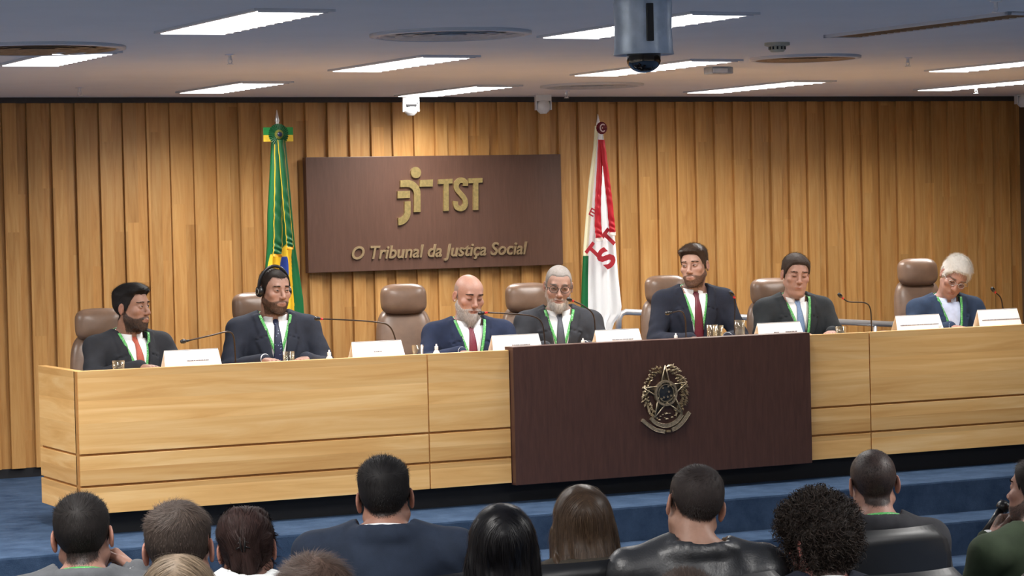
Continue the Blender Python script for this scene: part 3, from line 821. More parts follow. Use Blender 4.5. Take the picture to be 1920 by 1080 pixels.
    cx = [axis(ax[0][0], ax[0][-1], gx, []), axis(ymin, ymax+.02, gx, []), axis(max(hipz-.16, 0), HC[2]-.02, gx, [])]
    sh = Field(*cx); trunk(sh, .004, arms_=not sp['jacket'])
    sh.cap(S+(0, .026, -.03), S+(0, .016, .025), .060*min(fat, 1.1), .056*min(fat, 1.1), .02)
    sh.op(lambda X, Y, Z: Z-(S[2]+.020)+0*X+0*Y+.10*(Y-S[1]-.03)*-1, [S+(0, 0, .05)], .25, .008, 'i')
    v, q = sh.mesh(); from_np('shirt', v, q, [fabric('shirt_%s' % sp.get('sname', label[:12]), sp['shirt'], .8, 900, 0, .15)], root)
    top_f = sh
    vz = S[2]-sp.get('vdepth', .30)                       # where the jacket closes
    if sp['jacket']:
        J = Field(*cx); trunk(J, .016)
        for s, j in zip((-1, 1), SJ): J.cap(j+(-s*.05, 0, .020), j+(s*.012, 0, .012), .040, .040, .03)
        J.ell(S+(0, .030, -.095), (.13*fat, .092*fat, .135), .05); J.ell(S+(0, .026, -.02), (.11*fat, .078*fat, .07), .04)
        # collar standing round the back of the neck
        arc = [S+(.089*math.sin(a)*min(fat, 1.1), .020-.078*math.cos(a)*-1*1.0+.004, .026+.030*sstep(.2, 1, math.cos(a)*.5+.5)) for a in np.linspace(-2.1, 2.1, 13)]
        for a, b in zip(arc, arc[1:]): J.cap(a, b, .0105, .0105, .010, sq=(1, 1, 1)); J.cap(a-(0, 0, .022), b-(0, 0, .022), .013, .013, .03)
        # open neck and V
        J.cap(S+(0, .018, -.03), S+(0, .012, .10), .070*min(fat, 1.1), .079*min(fat, 1.1), .008, 's')
        i, X, Y, Z = J.block(S-(.3, .3, .5), S+(.3, .02, .14))
        vw = sp.get('vwide', .078)
        wv = np.clip((Z-vz)/(S[2]+.04-vz), 0, 1.3)**.85*vw
        skew = 0.0
        vcut = np.maximum(np.abs(X-skew)-wv, Y-(S[1]+.005))
        if sp.get('open_front'): vcut = np.maximum(np.abs(X)-np.maximum(wv, .012+.25*np.maximum(vz-Z, 0)), Y-(S[1]+.005))
        # lapels: a second, raised layer beside the V
        lw = np.interp(np.broadcast_to(Z, J.F[i].shape), [vz, vz+.06, S[2]-.085, S[2]-.075, S[2]-.065, S[2]+.05], [.0, .045, .078, .078, .05, .048])
        lm = sstep(0, .004, lw-(np.abs(X)-wv))*sstep(S[1]-.02, S[1]-.04, Y)*(np.abs(np.abs(X)*.35+Z-(S[2]-.048)) > .0035)
        J.F[i] = J.F[i]-.009*lm
        # pockets and button line are drawn by small steps as well
        J.F[i] = smax(J.F[i], -np.broadcast_to(vcut, J.F[i].shape), .003)
        Xf, Yf, Zf = J.ax[0][:, None, None], J.ax[1][None, :, None], J.ax[2][None, None, :]
        wr = fbm(Xf, Yf, Zf, 17, len(label), 3)
        crease = sp.get('crease', .007)*wr
        for s, E_, j in zip((-1, 1), EL, SJ):
            dd = np.sqrt((Xf-E_[0])**2+(Yf-E_[1])**2+(Zf-E_[2])**2); crease = crease+.005*np.exp(-(dd/.11)**2)*np.sin(95*(Zf*.8+Yf*.6+s*Xf*.3)+2*wr)
            dd = np.sqrt((Xf-(j[0]-s*.02))**2+(Yf-j[1])**2+(Zf-(j[2]-.10))**2); crease = crease+.0035*np.exp(-(dd/.08)**2)*np.sin(80*(Zf+s*Xf*.9)+wr)
        J.F = (J.F+crease).astype(np.float32)
        v, q = J.mesh(); jo = from_np('jacket', v, q, [sp['jacket']], root); top_f = J
        # sleeves end above the hands; cuffs show
        for W, E_ in zip(WR, EL):
            cm = MB(); d = (W-E_)/np.linalg.norm(W-E_); cm.tube([W-d*.03, W+d*.022], [.0375, .0345], 20)
            cm.build('shirt_cuff', [fabric('shirt_%s' % sp.get('sname', label[:12]), sp['shirt'])], root, True)
    tr = Field(cx[0], axis(ymin, ymax, .016, []), axis(0.0, hipz+.2, .016, []))
    tr.ell(hipc+(0, .02, .0), (.185*fat, .145*fat, .13), .03)
    for s in (-1, 1):
        K = hipc+(s*.13, -.46, -.02); A_ = np.array([s*.13, hipc[1]-.44, .11])
        tr.cap(hipc+(s*.085, .0, -.015), K, .092, .070, .04); tr.cap(K, A_, .070, .055, .03)
    v, q = tr.mesh(); from_np('trousers', v, q, [sp['jacket'] if sp['jacket'] else fabric('dark_trousers', srgb(36, 38, 44))], root)
    for s in (-1, 1):
        so = MB(); A_ = np.array([s*.13, hipc[1]-.44, 0])
        so.lathe([(.0, 0), (.045, .0), (.052, .012), (.046, .045), (.036, .075), (.0, .085)], 20, (A_[0], A_[1]-.05, 0), sx=.9, sy=2.5)
        so.build('shoe', [M['bleather']], root, True)
    both = lambda x, z: min([y for y in (sh.ysurf(x, z), top_f.ysurf(x, z) if sp['jacket'] else None) if y is not None] or [S[1]-.11])
    # ---------------- shirt collar
    if sp.get('collar', True):
        cc = MB(); n = 40; fk = min(fat, 1.1)
        def ring(a, r, z): return Vector((S[0]+r*fk*math.sin(a), S[1]+.012-r*fk*1.04*math.cos(a), z))
        band, fold, edge = [], [], []
        tilt = .034                                             # higher at the back
        for j in range(n+1):
            a = -math.pi+2*math.pi*(j/n); a = math.copysign(max(abs(a), 0), a)
        A = [math.radians(12)+(math.radians(348)-math.radians(12))*j/n for j in range(n+1)]
        for a in A:
            bk = .5-.5*math.cos(a); z1 = S[2]+.036+tilt*bk; fr_ = max(0, math.cos(a))**2.0
            band.append(ring(a, .0655, z1-.04)); fold.append(ring(a, .0650, z1)); edge.append(ring(a, .0735+.006*fr_, z1-.036-.034*fr_*(1 if math.cos(a) > 0 else 0)))
        vb, vf, ve = ([cc.bm.verts.new(p) for p in L_] for L_ in (band, fold, edge))
        vf2 = [cc.bm.verts.new(p+Vector((0, 0, -.001))+(Vector((p.x, p.y-S[1]-.016, 0)).normalized()*.004)) for p in fold]
        for j in range(n):
            cc.bm.faces.new((vb[j], vb[j+1], vf[j+1], vf[j])); cc.bm.faces.new((vf[j], vf[j+1], vf2[j+1], vf2[j])); cc.bm.faces.new((vf2[j], vf2[j+1], ve[j+1], ve[j]))
        co = cc.build('shirt_collar', [fabric('collar_%s' % sp.get('sname', label[:12]), tuple(min(1, c_*1.05) for c_ in sp['shirt'][:3])+(1,), .75, 900, 0, .05)], root, True)
        md = co.modifiers.new('thickness', 'SOLIDIFY'); md.thickness = .002
    # ---------------- tie
    if sp['tie']:
        tm = MB(); zt_ = S[2]+.024; rows = []
        prof = [(0.0, .011, .012), (-.008, .020, .014), (-.036, .013, .013), (-.045, .014, .008), (-.10, .021, .006), (-.2, .028, .005), (-.34, .035, .005), (-.40, .036, .005), (-.43, .002, .005)]
        fine = np.concatenate([np.array([p_[0] for p_ in prof[:4]]), np.arange(-.058, -.40, -.014), [-.40, -.43]])
        prof = [(dz, float(np.interp(-dz, [-p_[0] for p_ in prof], [p_[1] for p_ in prof])), float(np.interp(-dz, [-p_[0] for p_ in prof], [p_[2] for p_ in prof]))) for dz in fine]
        for dz, hw, th in prof:
            z_ = zt_+dz; ys = min([y_ for y_ in (sh.ysurf(q_*hw, z_) for q_ in (-1, 0, 1)) if y_ is not None], default=None); ys = ys if ys is not None else S[1]-.07
            if dz > -.05: ys = min(ys, S[1]-.052)
            rows.append([tm.bm.verts.new((x_*hw, ys-th*(1-.75*abs(x_)**2)-.002, z_)) for x_ in (-1, -.6, 0, .6, 1)])
        for a, b in zip(rows, rows[1:]):
            for j in range(4): tm.bm.faces.new((a[j], b[j], b[j+1], a[j+1]))
        to = tm.build('tie', [sp['tie']], root, True); md = to.modifiers.new('thickness', 'SOLIDIFY'); md.thickness = .003; md.offset = -1
    # ---------------- lanyard
    if sp['lanyard']:
        lm_ = MB(); zb_ = S[2]-sp.get('lan_z', .22); bx = sp.get('lan_x', 0.)
        rr_ = .081*min(fat, 1.1); sides = []
        back = [Vector((S[0]+rr_*math.sin(a), S[1]+.014-rr_*math.cos(a), S[2]+.046+.026*(-math.cos(a)))) for a in np.linspace(math.radians(100), math.radians(260), 17)]
        def front(s):
            out = []
            for t_ in np.linspace(0, 1, 22):
                x_ = s*rr_*.98*(1-t_)**1.12+bx*t_; z_ = S[2]+.045-(S[2]+.045-zb_)*t_**.92
                out.append(Vector((x_, both(x_, z_)-.0035, z_)))
            return out
        path = front(1)[::-1]+[p+Vector((0, 0, 0)) for p in back]+front(-1)
        prev = None
        for i, p in enumerate(path):
            t_ = (path[min(i+1, len(path)-1)]-path[max(i-1, 0)]).normalized()
            nrm = Vector((p.x*.35, -1, .1)) if (i < 22 or i >= 22+17) else Vector((p.x, p.y-S[1]-.02, .25))
            wd_ = t_.cross(nrm).normalized()*.0078
            r2 = [lm_.bm.verts.new(p-wd_), lm_.bm.verts.new(p+wd_)]
            if prev: lm_.bm.faces.new((prev[0], r2[0], r2[1], prev[1]))
            prev = r2
        k_ = 'lanyard_green'
        if k_ not in MATS:
            kk = NT(k_); f_ = kk.noise(kk.coords((1, 1, 1)), 150, 1)
            kk.set(kk.ramp(f_, [(.44, srgb(78, 160, 84)), (.58, srgb(96, 172, 102)), (.70, srgb(168, 206, 168))]), .5, 0, .3); MATS[k_] = kk.m
        lo_ = lm_.build('lanyard', [MATS[k_]], root, True); md = lo_.modifiers.new('thickness', 'SOLIDIFY'); md.thickness = .0022; md.offset = 0
    if sp.get('badge', sp['lanyard'] and sp.get('face', True)):
        bb = MB(); x_, z_ = sp.get('lan_x', 0.), S[2]-sp.get('lan_z', .22)-.035; y_ = both(x_, z_)-.006
        bb.box(x_-.0035, x_+.0035, y_-.003, y_, z_+.012, z_+.04); bb.build('lanyard_clip', M['steel'], root)
    info = dict(root=root, S=S, HC=HC, fr=fr, both=both, WR=WR)
    return info
def to_world(info, p): return info['root'].matrix_basis @ Vector(p)
# ------------------------------------------------------------------ the room
XRW = at(1907, 300, Y=0).x          # right end of the boarded wall
def struct(name, mb, mat, smooth=False): return tag(mb.build(name, mat, None, smooth), kind='structure')
b = MB()
x = -10.1; n0 = int(round((x)/PITCH)); nb = int(round((XRW-x)/PITCH))
ph = (at(70+28, 400, Y=0).x/PITCH) % 1.0                  # boards fall where the photo shows them
b.box(XL-.2, XRW+.3, .0, .2, .06, ZC+.1)
for i in range(nb+1):
    xa = (n0+i+ph)*PITCH
    b.box(xa, xa+PITCH*.56, -.034, .0, .06, ZC, 0)
    b.box(xa+PITCH*.60, xa+PITCH*.99, -.010, .0, .06, ZC, 0)
struct('wall_back', b, M['wall'])
b = MB(); b.box(XL-.2, XRW+.3, -.01, .2, ZF-.1, .06); struct('baseboard_back', b, M['black'])
b = MB(); b.box(XRW, XRW+.2, YR, .2, ZF-.1, ZC+.1)
struct('wall_right', b, plain('side_wall_brown', srgb(96, 74, 52), .7, 0, .3, .05, 4))
WP = plain('side_wall_beige', srgb(214, 202, 186), .8, 0, .2, .03, 3)
b = MB(); b.box(XL-.2, XL, YR, .2, ZF-.1, ZC+.1); struct('wall_left', b, WP)
b = MB(); b.box(XL-.2, XRW+.2, YR-.2, YR, ZF-.1, ZC+.1); struct('wall_rear', b, WP)
b = MB(); b.box(XL-.2, XRW+.2, YR-.2, .2, ZC, ZC+.12); struct('ceiling', b, M['ceil'])
b = MB(); b.box(XL-.2, XRW+.2, YR-.2, YE-.30, ZF-.12, ZF); struct('floor', b, M['carpet'])
b = MB()
b.box(XL-.2, XRW+.2, YE, .2, -.4, 0, .012); struct('floor_dais', b, M['carpet'])
b = MB(); b.box(XL-.2, XRW+.2, YE-.352, YE+.05, -.50, -.189, .012); struct('trim_1', b, M['carpet'])
b = MB(); b.box(XL-.2, XRW+.2, YE-.704, YE-.3, -.60, -.378, .012); struct('trim_2', b, M['carpet'])
b = MB(); b.box(XL, XRW, -.055, -.0, ZC-.035, ZC); struct('trim_3', b, plain('ceiling_edge', srgb(60, 56, 54), .7))

# ------------------------------------------------------------------ ceiling fittings
LW = plain('lamp_housing', srgb(205, 208, 214), .4, 0, .5, .02)
def lamp(cx, cy, wx, wy, label, lit=True, grp=None):
    r = empty('ceiling_light', (cx, cy, ZC), 0, label, 'ceiling light', grp)
    f = MB(); t = .022
    f.box(-wx/2-t, wx/2+t, -wy/2-t, -wy/2, -.010, .002); f.box(-wx/2-t, wx/2+t, wy/2, wy/2+t, -.010, .002)
    f.box(-wx/2-t, -wx/2, -wy/2, wy/2, -.010, .002); f.box(wx/2, wx/2+t, -wy/2, wy/2, -.010, .002)
    f.build('frame', LW, r)
    d = MB(); d.box(-wx/2, wx/2, -wy/2, wy/2, -.004, .001); d.build('diffuser', M['lamp'] if lit else plain('unlit_louvre', srgb(120, 112, 96), .3, .5), r)
    lv = MB(); n = 12
    for i in range(n+1):
        y = -wy/2+wy*i/n; lv.box(-wx/2, wx/2, y-.0012, y+.0012, -.014, -.004)
    lv.build('louvre', LW, r)
    if lit:
        l = bpy.data.lights.new('tube_light', 'AREA'); l.shape = 'RECTANGLE'; l.size = wx; l.size_y = wy; l.energy = LAMP_W*(1.6 if grp else 1); l.spread = math.radians(150); l.color = (1, .97, .93)
        o = bpy.data.objects.new('tube_light', l); COL.objects.link(o); o.parent = r; o.location = (0, 0, -.03)
    return r
# seen fittings: near-left corner and far-left corner pixels of the long left edge, plus the width
GL = 'recessed ceiling lights'
seen = [  # (near-left pixel, far... ) -> (xA,yA) left end of left edge, (xB,yB) right end of left edge, right-end pixel of the near edge
    ((315, 58), (505, 16), (600, 18), 'widest bright ceiling light, at top left'),
    ((5, 119), (125, 95), (218, 96), 'bright ceiling light at the far left edge'),
    ((350, 171), (470, 152), (528, 153), 'ceiling light nearest the wall above the green flag'),
    ((640, 130), (800, 103), (874, 104), 'ceiling light directly above the gold letters of the sign'),
    ((765, 177), (890, 158), (952, 160), 'ceiling light close above the white wall speaker by the sign'),
    ((1050, 67), (1290, 22), (1378, 23), 'ceiling light partly hidden behind the hanging camera'),
    ((1102, 138), (1298, 110), (1357, 112), 'ceiling light just below and behind the hanging camera dome'),
    ((1315, 171), (1490, 150), (1532, 151), 'ceiling light nearest the wall, right of the hanging camera'),
]
BOX = []
for a, f_, g_, lab in seen:
    A, B_, C_ = at(*a, Z=ZC), at(*f_, Z=ZC), at(*g_, Z=ZC)
    wx = abs(C_.x-B_.x); wy = abs(A.y-B_.y)
    BOX.append((A, B_, C_)); 
LWX, LWY = .29, 1.22
for (A, B_, C_), s in zip(BOX, seen):
    mid = (A+C_)/2
    lamp(mid.x, mid.y, LWX, abs(A.y-B_.y), s[3], grp=None)
for p, lab in (((1740, 131), 'upper of the two ceiling lights cut by the right edge'), ((1719, 167), 'lower of the two ceiling lights cut by the right edge, nearest the wall')):
    A = at(*p, Z=ZC); lamp(A.x+LWX/2+.0, A.y-.62, LWX, 1.22, lab)
# same fittings over the rest of the hall
for i, gx in enumerate((-8.6, -6.2, -3.8, -1.4, 1.0, 3.2)):
    for j, gy in enumerate((-9.6, -12.2, -15.0)):
        if gx > -4.6 and j == 0 and gx < -3: continue
        lamp(gx, gy, LWX, 1.22, 'recessed ceiling light over the audience seats', grp='ceiling lights over the hall')
for gx in (-8.3, -6.0):
    for gy in (-2.0, -5.0): lamp(gx, gy, LWX, 1.22, 'recessed ceiling light over the audience seats', grp='ceiling lights over the hall')

def disc(px, py, r, label, mat, cat='air vent'):
    c = at(px, py, Z=ZC); o = empty('ceiling_vent', (c.x, c.y, ZC), 0, label, cat)
    m_ = MB(); m_.lathe([(r, .0), (r, -.012), (r-.03, -.016), (r-.035, -.006)], 48); m_.build('rim', LW, o, True)
    m_ = MB()
    for q in (.2, .42, .64, .84): m_.lathe([(r*q-.012, -.004), (r*q+.016, -.014), (r*q+.018, -.012)], 40)
    m_.lathe([(.001, -.002), (r-.03, -.002)], 40); m_.build('rings', mat, o, True)
    return c
tanv = plain('tan_vent', srgb(150, 118, 88), .5, 0, .4, .2, 30); lg = plain('pale_vent', srgb(176, 182, 188), .5)
disc(70, 89, .40, 'round tan ceiling vent at top left above the left light', tanv)
disc(845, 62, .36, 'round pale ceiling vent left of the hanging camera', lg)
disc(1510, 107, .30, 'round tan ceiling vent behind the smoke detector', tanv)
disc(1110, 159, .33, 'flat round ceiling vent just above the right white wall speaker', lg)
def slot(p0, p1, wdt, label, mat):
    A, B_ = at(*p0, Z=ZC), at(*p1, Z=ZC); mid = (A+B_)/2; o = empty('linear_vent', (mid.x, mid.y, ZC), math.atan2(B_.y-A.y, B_.x-A.x), label, 'air vent'); L = (B_-A).length
    m_ = MB(); m_.box(-L/2, L/2, -wdt/2, -wdt/2+.02, -.014, .002).box(-L/2, L/2, wdt/2-.02, wdt/2, -.014, .002).box(-L/2, -L/2+.02, -wdt/2, wdt/2, -.014, .002).box(L/2-.02, L/2, -wdt/2, wdt/2, -.014, .002); m_.build('frame', LW, o)
    m_ = MB(); m_.box(-L/2, L/2, -wdt/2+.02, wdt/2-.02, -.003, .001)
    for i in range(int(L/.05)): m_.box(-L/2+.05*i, -L/2+.05*i+.01, -wdt/2+.02, wdt/2-.02, -.012, -.003)
    m_.build('grille', mat, o)
A = at(1577, 66, Z=ZC); B_ = at(1925, 22, Z=ZC); slot((1577, 66), (1925, 22), .20, 'long tan slotted ceiling vent at top right', tanv)
# pale detectors and tubes
def small(name, px, py, label, cat, fn, dy=0):
    c = at(px, py, Z=ZC); o = empty(name, (c.x, c.y, ZC), 0, label, cat); fn(o); return o
def smoke(o):
    m_ = MB(); m_.lathe([(.062, .001), (.062, -.014), (.050, -.018)], 32, close=True); m_.build('base', plain('cream_plastic', srgb(186, 180, 160), .5), o, 'auto')
    m_ = MB(); m_.lathe([(.040, -.016), (.040, -.036), (.030, -.046), (.001, -.047)], 32); m_.build('sensor_head', plain('cream_plastic', srgb(186, 180, 160), .5), o, 'auto')
    m_ = MB()
    for i in range(12):
        a = i*math.pi/6; m_.box(-.004, .004, -.0425, -.038, -.034, -.020, R=Matrix.Rotation(a, 4, 'Z'))
    m_.build('slots', M['blackp'], o)
small('smoke_detector', 1457, 80, 'round cream smoke detector on the ceiling right of the hanging camera', 'smoke detector', smoke)
def box_det(o):
    m_ = MB(); m_.box(-.07, .07, -.05, .05, -.04, .0, .008); m_.build('housing', M['grey'], o)
    m_ = MB(); m_.box(-.064, .03, -.053, -.045, -.034, -.010, .002); m_.build('lens', M['white'], o)
small('ceiling_sensor', 1347, 126, 'small grey and white box sensor on the ceiling below the hanging camera', 'sensor', box_det)
def sprk(o):
    m_ = MB(); m_.lathe([(.026, 0), (.022, -.005), (.008, -.006), (.008, -.028)], 20, close=True); m_.build('escutcheon', M['chrome'], o, 'auto')
    m_ = MB(); m_.tube([(.008, 0, -.02), (.011, 0, -.035), (.003, 0, -.046)], .002, 6).tube([(-.008, 0, -.02), (-.011, 0, -.035), (-.003, 0, -.046)], .002, 6).lathe([(.001, -.046), (.016, -.046), (.016, -.049), (.001, -.050)], 16); m_.build('deflector', M['chrome'], o, 'auto')
for px, py, lab in ((431, 102, 'tiny ceiling sprinkler left of centre, between the top left lights'), (149, 164, 'tiny ceiling sprinkler above the left end of the wall'), (1062, 170, 'tiny ceiling sprinkler just right of the wall speakers'), (1702, 108, 'tiny ceiling sprinkler right of the smoke detector'), (1830, 162, 'tiny ceiling sprinkler below the right hand lights'), (1867, 1, 'tiny ceiling sprinkler at the top right edge')):
    small('sprinkler', px, py, lab, 'sprinkler', sprk)

# the hanging dome camera, near the viewer
D = 6.9; c = at(1206, 60, D=D); o = empty('dome_camera', (c.x, c.y, ZC), math.radians(-8), 'large grey cylindrical dome camera hanging from the ceiling', 'security camera')
zt = ZC; zb = at(1206, 103, D=D).z; za = at(1206, 2, D=D).z
m_ = MB(); m_.tube([(0, 0, 0), (0, 0, za-ZC+.02)], .022, 20); m_.lathe([(.06, 0), (.06, -.012), (.02, -.02)], 30); m_.build('stem', M['grey'], o, 'auto')
m_ = MB(); r = .079; m_.lathe([(.02, za-ZC+.035), (r*.80, za-ZC+.03), (r*.95, za-ZC+.012), (r*1.0, za-ZC-.008), (r*.97, (za+zb)/2-ZC), (r, zb-ZC+.012), (r*1.03, zb-ZC), (r*.62, zb-ZC+.004)], 48); m_.build('housing', plain('blue_grey_metal', srgb(172, 184, 198), .34, .35), o, 'auto')
m_ = MB(); m_.box(-.010, .010, -r-.006, -r+.004, zb-ZC+.032, za-ZC-.012, .003, R=Matrix.Rotation(math.radians(-8), 4, 'Z')); m_.build('vent_slot', M['blackp'], o)
m_ = MB(); m_.box(-.03, .11, -.075, -.02, za-ZC+.006, za-ZC+.045, .006, R=Matrix.Rotation(math.radians(-10), 4, 'Z')); m_.build('bracket', M['grey'], o)
m_ = MB(); rd = .046; m_.lathe([(rd, zb-ZC+.006), (rd, zb-ZC-.014)]+[(rd*math.cos(a), zb-ZC-.014-rd*.74*math.sin(a)) for a in np.linspace(.1, 1.56, 10)], 40); m_.build('dome', M['dome'], o, True)

# white bracketed units hanging in front of the wall
def wall_unit(px, py, label, ball=True):
    c = at(px, py, Y=-.30); s = 1.0; o = empty('ceiling_speaker', (c.x, c.y, ZC), math.radians(-20), label, 'speaker')
    m_ = MB(); m_.box(-.055, .055, -.04, .04, c.z-ZC, .0, .004).box(-.055, -.047, -.045, .03, c.z-ZC-.06, c.z-ZC).box(.047, .055, -.045, .03, c.z-ZC-.06, c.z-ZC); m_.build('bracket', M['white'], o)
    m_ = MB(); m_.lathe([(.001, .055)]+[(.052*math.sin(a), .052*math.cos(a)) for a in np.linspace(.2, 2.6, 12)]+[(.024, -.05), (.001, -.048)], 32, c=(0, -.01, c.z-ZC-.035)); m_.build('head', M['white'], o, True)
    if ball:
        m_ = MB(); m_.box(-.036, .036, -.062, -.03, c.z-ZC-.028, c.z-ZC-.006, .006); m_.build('visor', M['blackp'], o)
    return o
wall_unit(770, 193, 'white bracketed dome unit hanging above the left part of the sign')
wall_unit(1018, 190, 'white bracketed dome unit hanging above the right part of the sign', False)
wall_unit(1917, 180, 'white dome unit cut by the right edge of the picture', False)

# ------------------------------------------------------------------ sign board
p0 = at(573, 295, Y=-.09); p1 = at(1056, 498, Y=-.09); sw_, shh = p1.x-p0.x, (1.913-1.180)*1.05; cx = (p0.x+p1.x)/2; cz = 1.624
sg = empty('sign_board', (cx, -.034, cz), 0, 'large dark brown sign board with golden logo and lettering on the slatted wall', 'sign')
m_ = MB(); m_.box(-sw_/2, sw_/2, -.056, 0, -shh/2, shh/2, .003); m_.build('panel', M['sign'], sg)
YS = -.056
def S_(px, py):      # photo pixel -> board coordinates
    q = at(px, py, Y=-.09); return q.x-cx, q.z-cz
def thick(name, polys, mat, dep=.016, par=None, y=YS, bev=0):
    m_ = MB()
    for P in polys: m_.prism(P, y-dep, y)
    return m_.build(name, mat, par or sg)
# figure logo
def arcpoly(cx_, cz_, r0, r1, a0, a1, n=14, extra0=(), extra1=()):
    A = [math.radians(a0+(a1-a0)*i/n) for i in range(n+1)]
    return [(cx_+r1*math.cos(a), cz_+r1*math.sin(a)) for a in A]+[(cx_+r0*math.cos(a), cz_+r0*math.sin(a)) for a in A[::-1]]
C = lambda x, y: S_(560+x*510/1920, 270+y*250/941)      # coordinates of the enlarged crop
hx_, hz_ = C(822, 202); rr = .5*(C(858, 202)[0]-C(786, 202)[0])
thick('logo_head', [[(hx_+rr*math.cos(a), hz_+rr*math.sin(a)) for a in np.linspace(0, 6.283, 29)[:-1]]], M['brass'])
def poly(*pts): return [C(*p) for p in pts]
def qarc(cxp, cyp, rx, ry, a0, a1, n=10): return [(cxp+rx*math.cos(math.radians(a0+(a1-a0)*i/n)), cyp-ry*math.sin(math.radians(a0+(a1-a0)*i/n))) for i in range(n+1)]
thick('logo_arm', [poly((850, 255), (942, 250), (940, 300), (848, 302))], M['brass'])
body_ = [(712, 258), (760, 254)]+qarc(762, 350, 92, 96, 90, 0)+[(854, 480), (808, 482)]+qarc(758, 355, 50, 52, 0, 90)+[(712, 305)]
thick('logo_torso', [poly(*body_)], M['brass'])
thick('logo_hand', [poly((692, 334), (780, 330), (780, 380), (692, 384))], M['brass'])
leg_ = [(742, 406), (784, 404)]+[(784, 480)]+qarc(696, 480, 88, 94, 0, -88)+[(696, 522)]+qarc(700, 480, 42, 42, -90, 0)
thick('logo_leg', [poly(*leg_)], M['brass'])
thick('logo_letter', [poly((980, 250), (1080, 246), (1080, 278), (1053, 280), (1053, 472), (1018, 474), (1018, 282), (980, 284))], M['brass'])
thick('logo_letter', [poly((1193, 243), (1291, 240), (1291, 272), (1262, 274), (1262, 465), (1227, 467), (1227, 276), (1193, 278))], M['brass'])
m_ = MB(); P = [C(*p) for p in [(1172, 296), (1170, 270), (1150, 256), (1126, 260), (1108, 284), (1110, 318), (1136, 350), (1164, 385), (1172, 420), (1160, 446), (1136, 456), (1110, 446), (1101, 420), (1102, 404)]]
sp_ = bez([(a, 0, b_) for a, b_ in P], 6); hw = .5*(C(1180, 300)[0]-C(1146, 300)[0])
L_, R_ = [], []
for i, p in enumerate(sp_):
    t = (sp_[min(i+1, len(sp_)-1)]-sp_[max(i-1, 0)]).normalized(); nrm = Vector((-t.z, 0, t.x)); L_.append(p+nrm*hw); R_.append(p-nrm*hw)
for i in range(len(sp_)-1):
    q = [(L_[i].x, L_[i].z), (L_[i+1].x, L_[i+1].z), (R_[i+1].x, R_[i+1].z), (R_[i].x, R_[i].z)]; m_.prism(q, YS-.016, YS)
bmesh.ops.remove_doubles(m_.bm, verts=m_.bm.verts, dist=1e-5)
m_.build('logo_letter', M['brass'], sg)
# motto
me = text_mesh('O Tribunal da Justiça Social', .13, .012, .24, bold=.0022)
vs = np.array([v.co for v in me.vertices]); w0, w1 = vs[:, 0].min(), vs[:, 0].max(); hcap = .13*.73
tl, tr_ = S_(659, 484), S_(988, 472); sx = (tr_[0]-tl[0])/(w1-w0); 
bl_ = S_(665, 486); tp = S_(665, 461); sy = (tp[1]-bl_[1])/hcap
for v in me.vertices: v.co = Vector((tl[0]+(v.co.x-w0)*sx, YS-.006-v.co.z, bl_[1]+v.co.y*sy))
link('motto_lettering', me, M['brassd'], sg, False)
sg.scale = (1, 1, 1)

# ------------------------------------------------------------------ handrail of the ramp behind the chairs
hr = empty('handrail', (at(1160, 590, Y=-.45).x, -.45, 0), 0, 'polished steel handrail sloping down along the back wall on the right', 'handrail')
yr = -.45; P0 = at(1168, 585, Y=yr); P1 = at(1690, 609, Y=yr); ro = hr.location
sl = (P1-P0).normalized()
end = Vector((XRW-.1, yr, P0.z+(XRW-.1-P0.x)*sl.z/sl.x))
m_ = MB(); m_.tube([P0+Vector((-.04, 0, -.14))-ro, P0+Vector((-.035, 0, -.05))-ro, P0+Vector((-.015, 0, -.012))-ro, P0+Vector((.02, 0, 0))-ro, end-ro], .022, 16); m_.build('rail', M['chrome'], hr, True)
for px in (1385, 1640, 1800):
    x_ = at(px, 600, Y=yr).x; z_ = P0.z+(x_-P0.x)*sl.z/sl.x
    m_ = MB(); m_.tube([(x_-ro.x, 0, .0), (x_-ro.x, 0, z_)], .016, 12); m_.build('post', M['chrome'], hr, True)
m_ = MB(); m_.tube([(P0.x-.04-ro.x, 0, 0), (P0.x-.04-ro.x, 0, P0.z-.13)], .018, 12); m_.build('post', M['chrome'], hr, True)
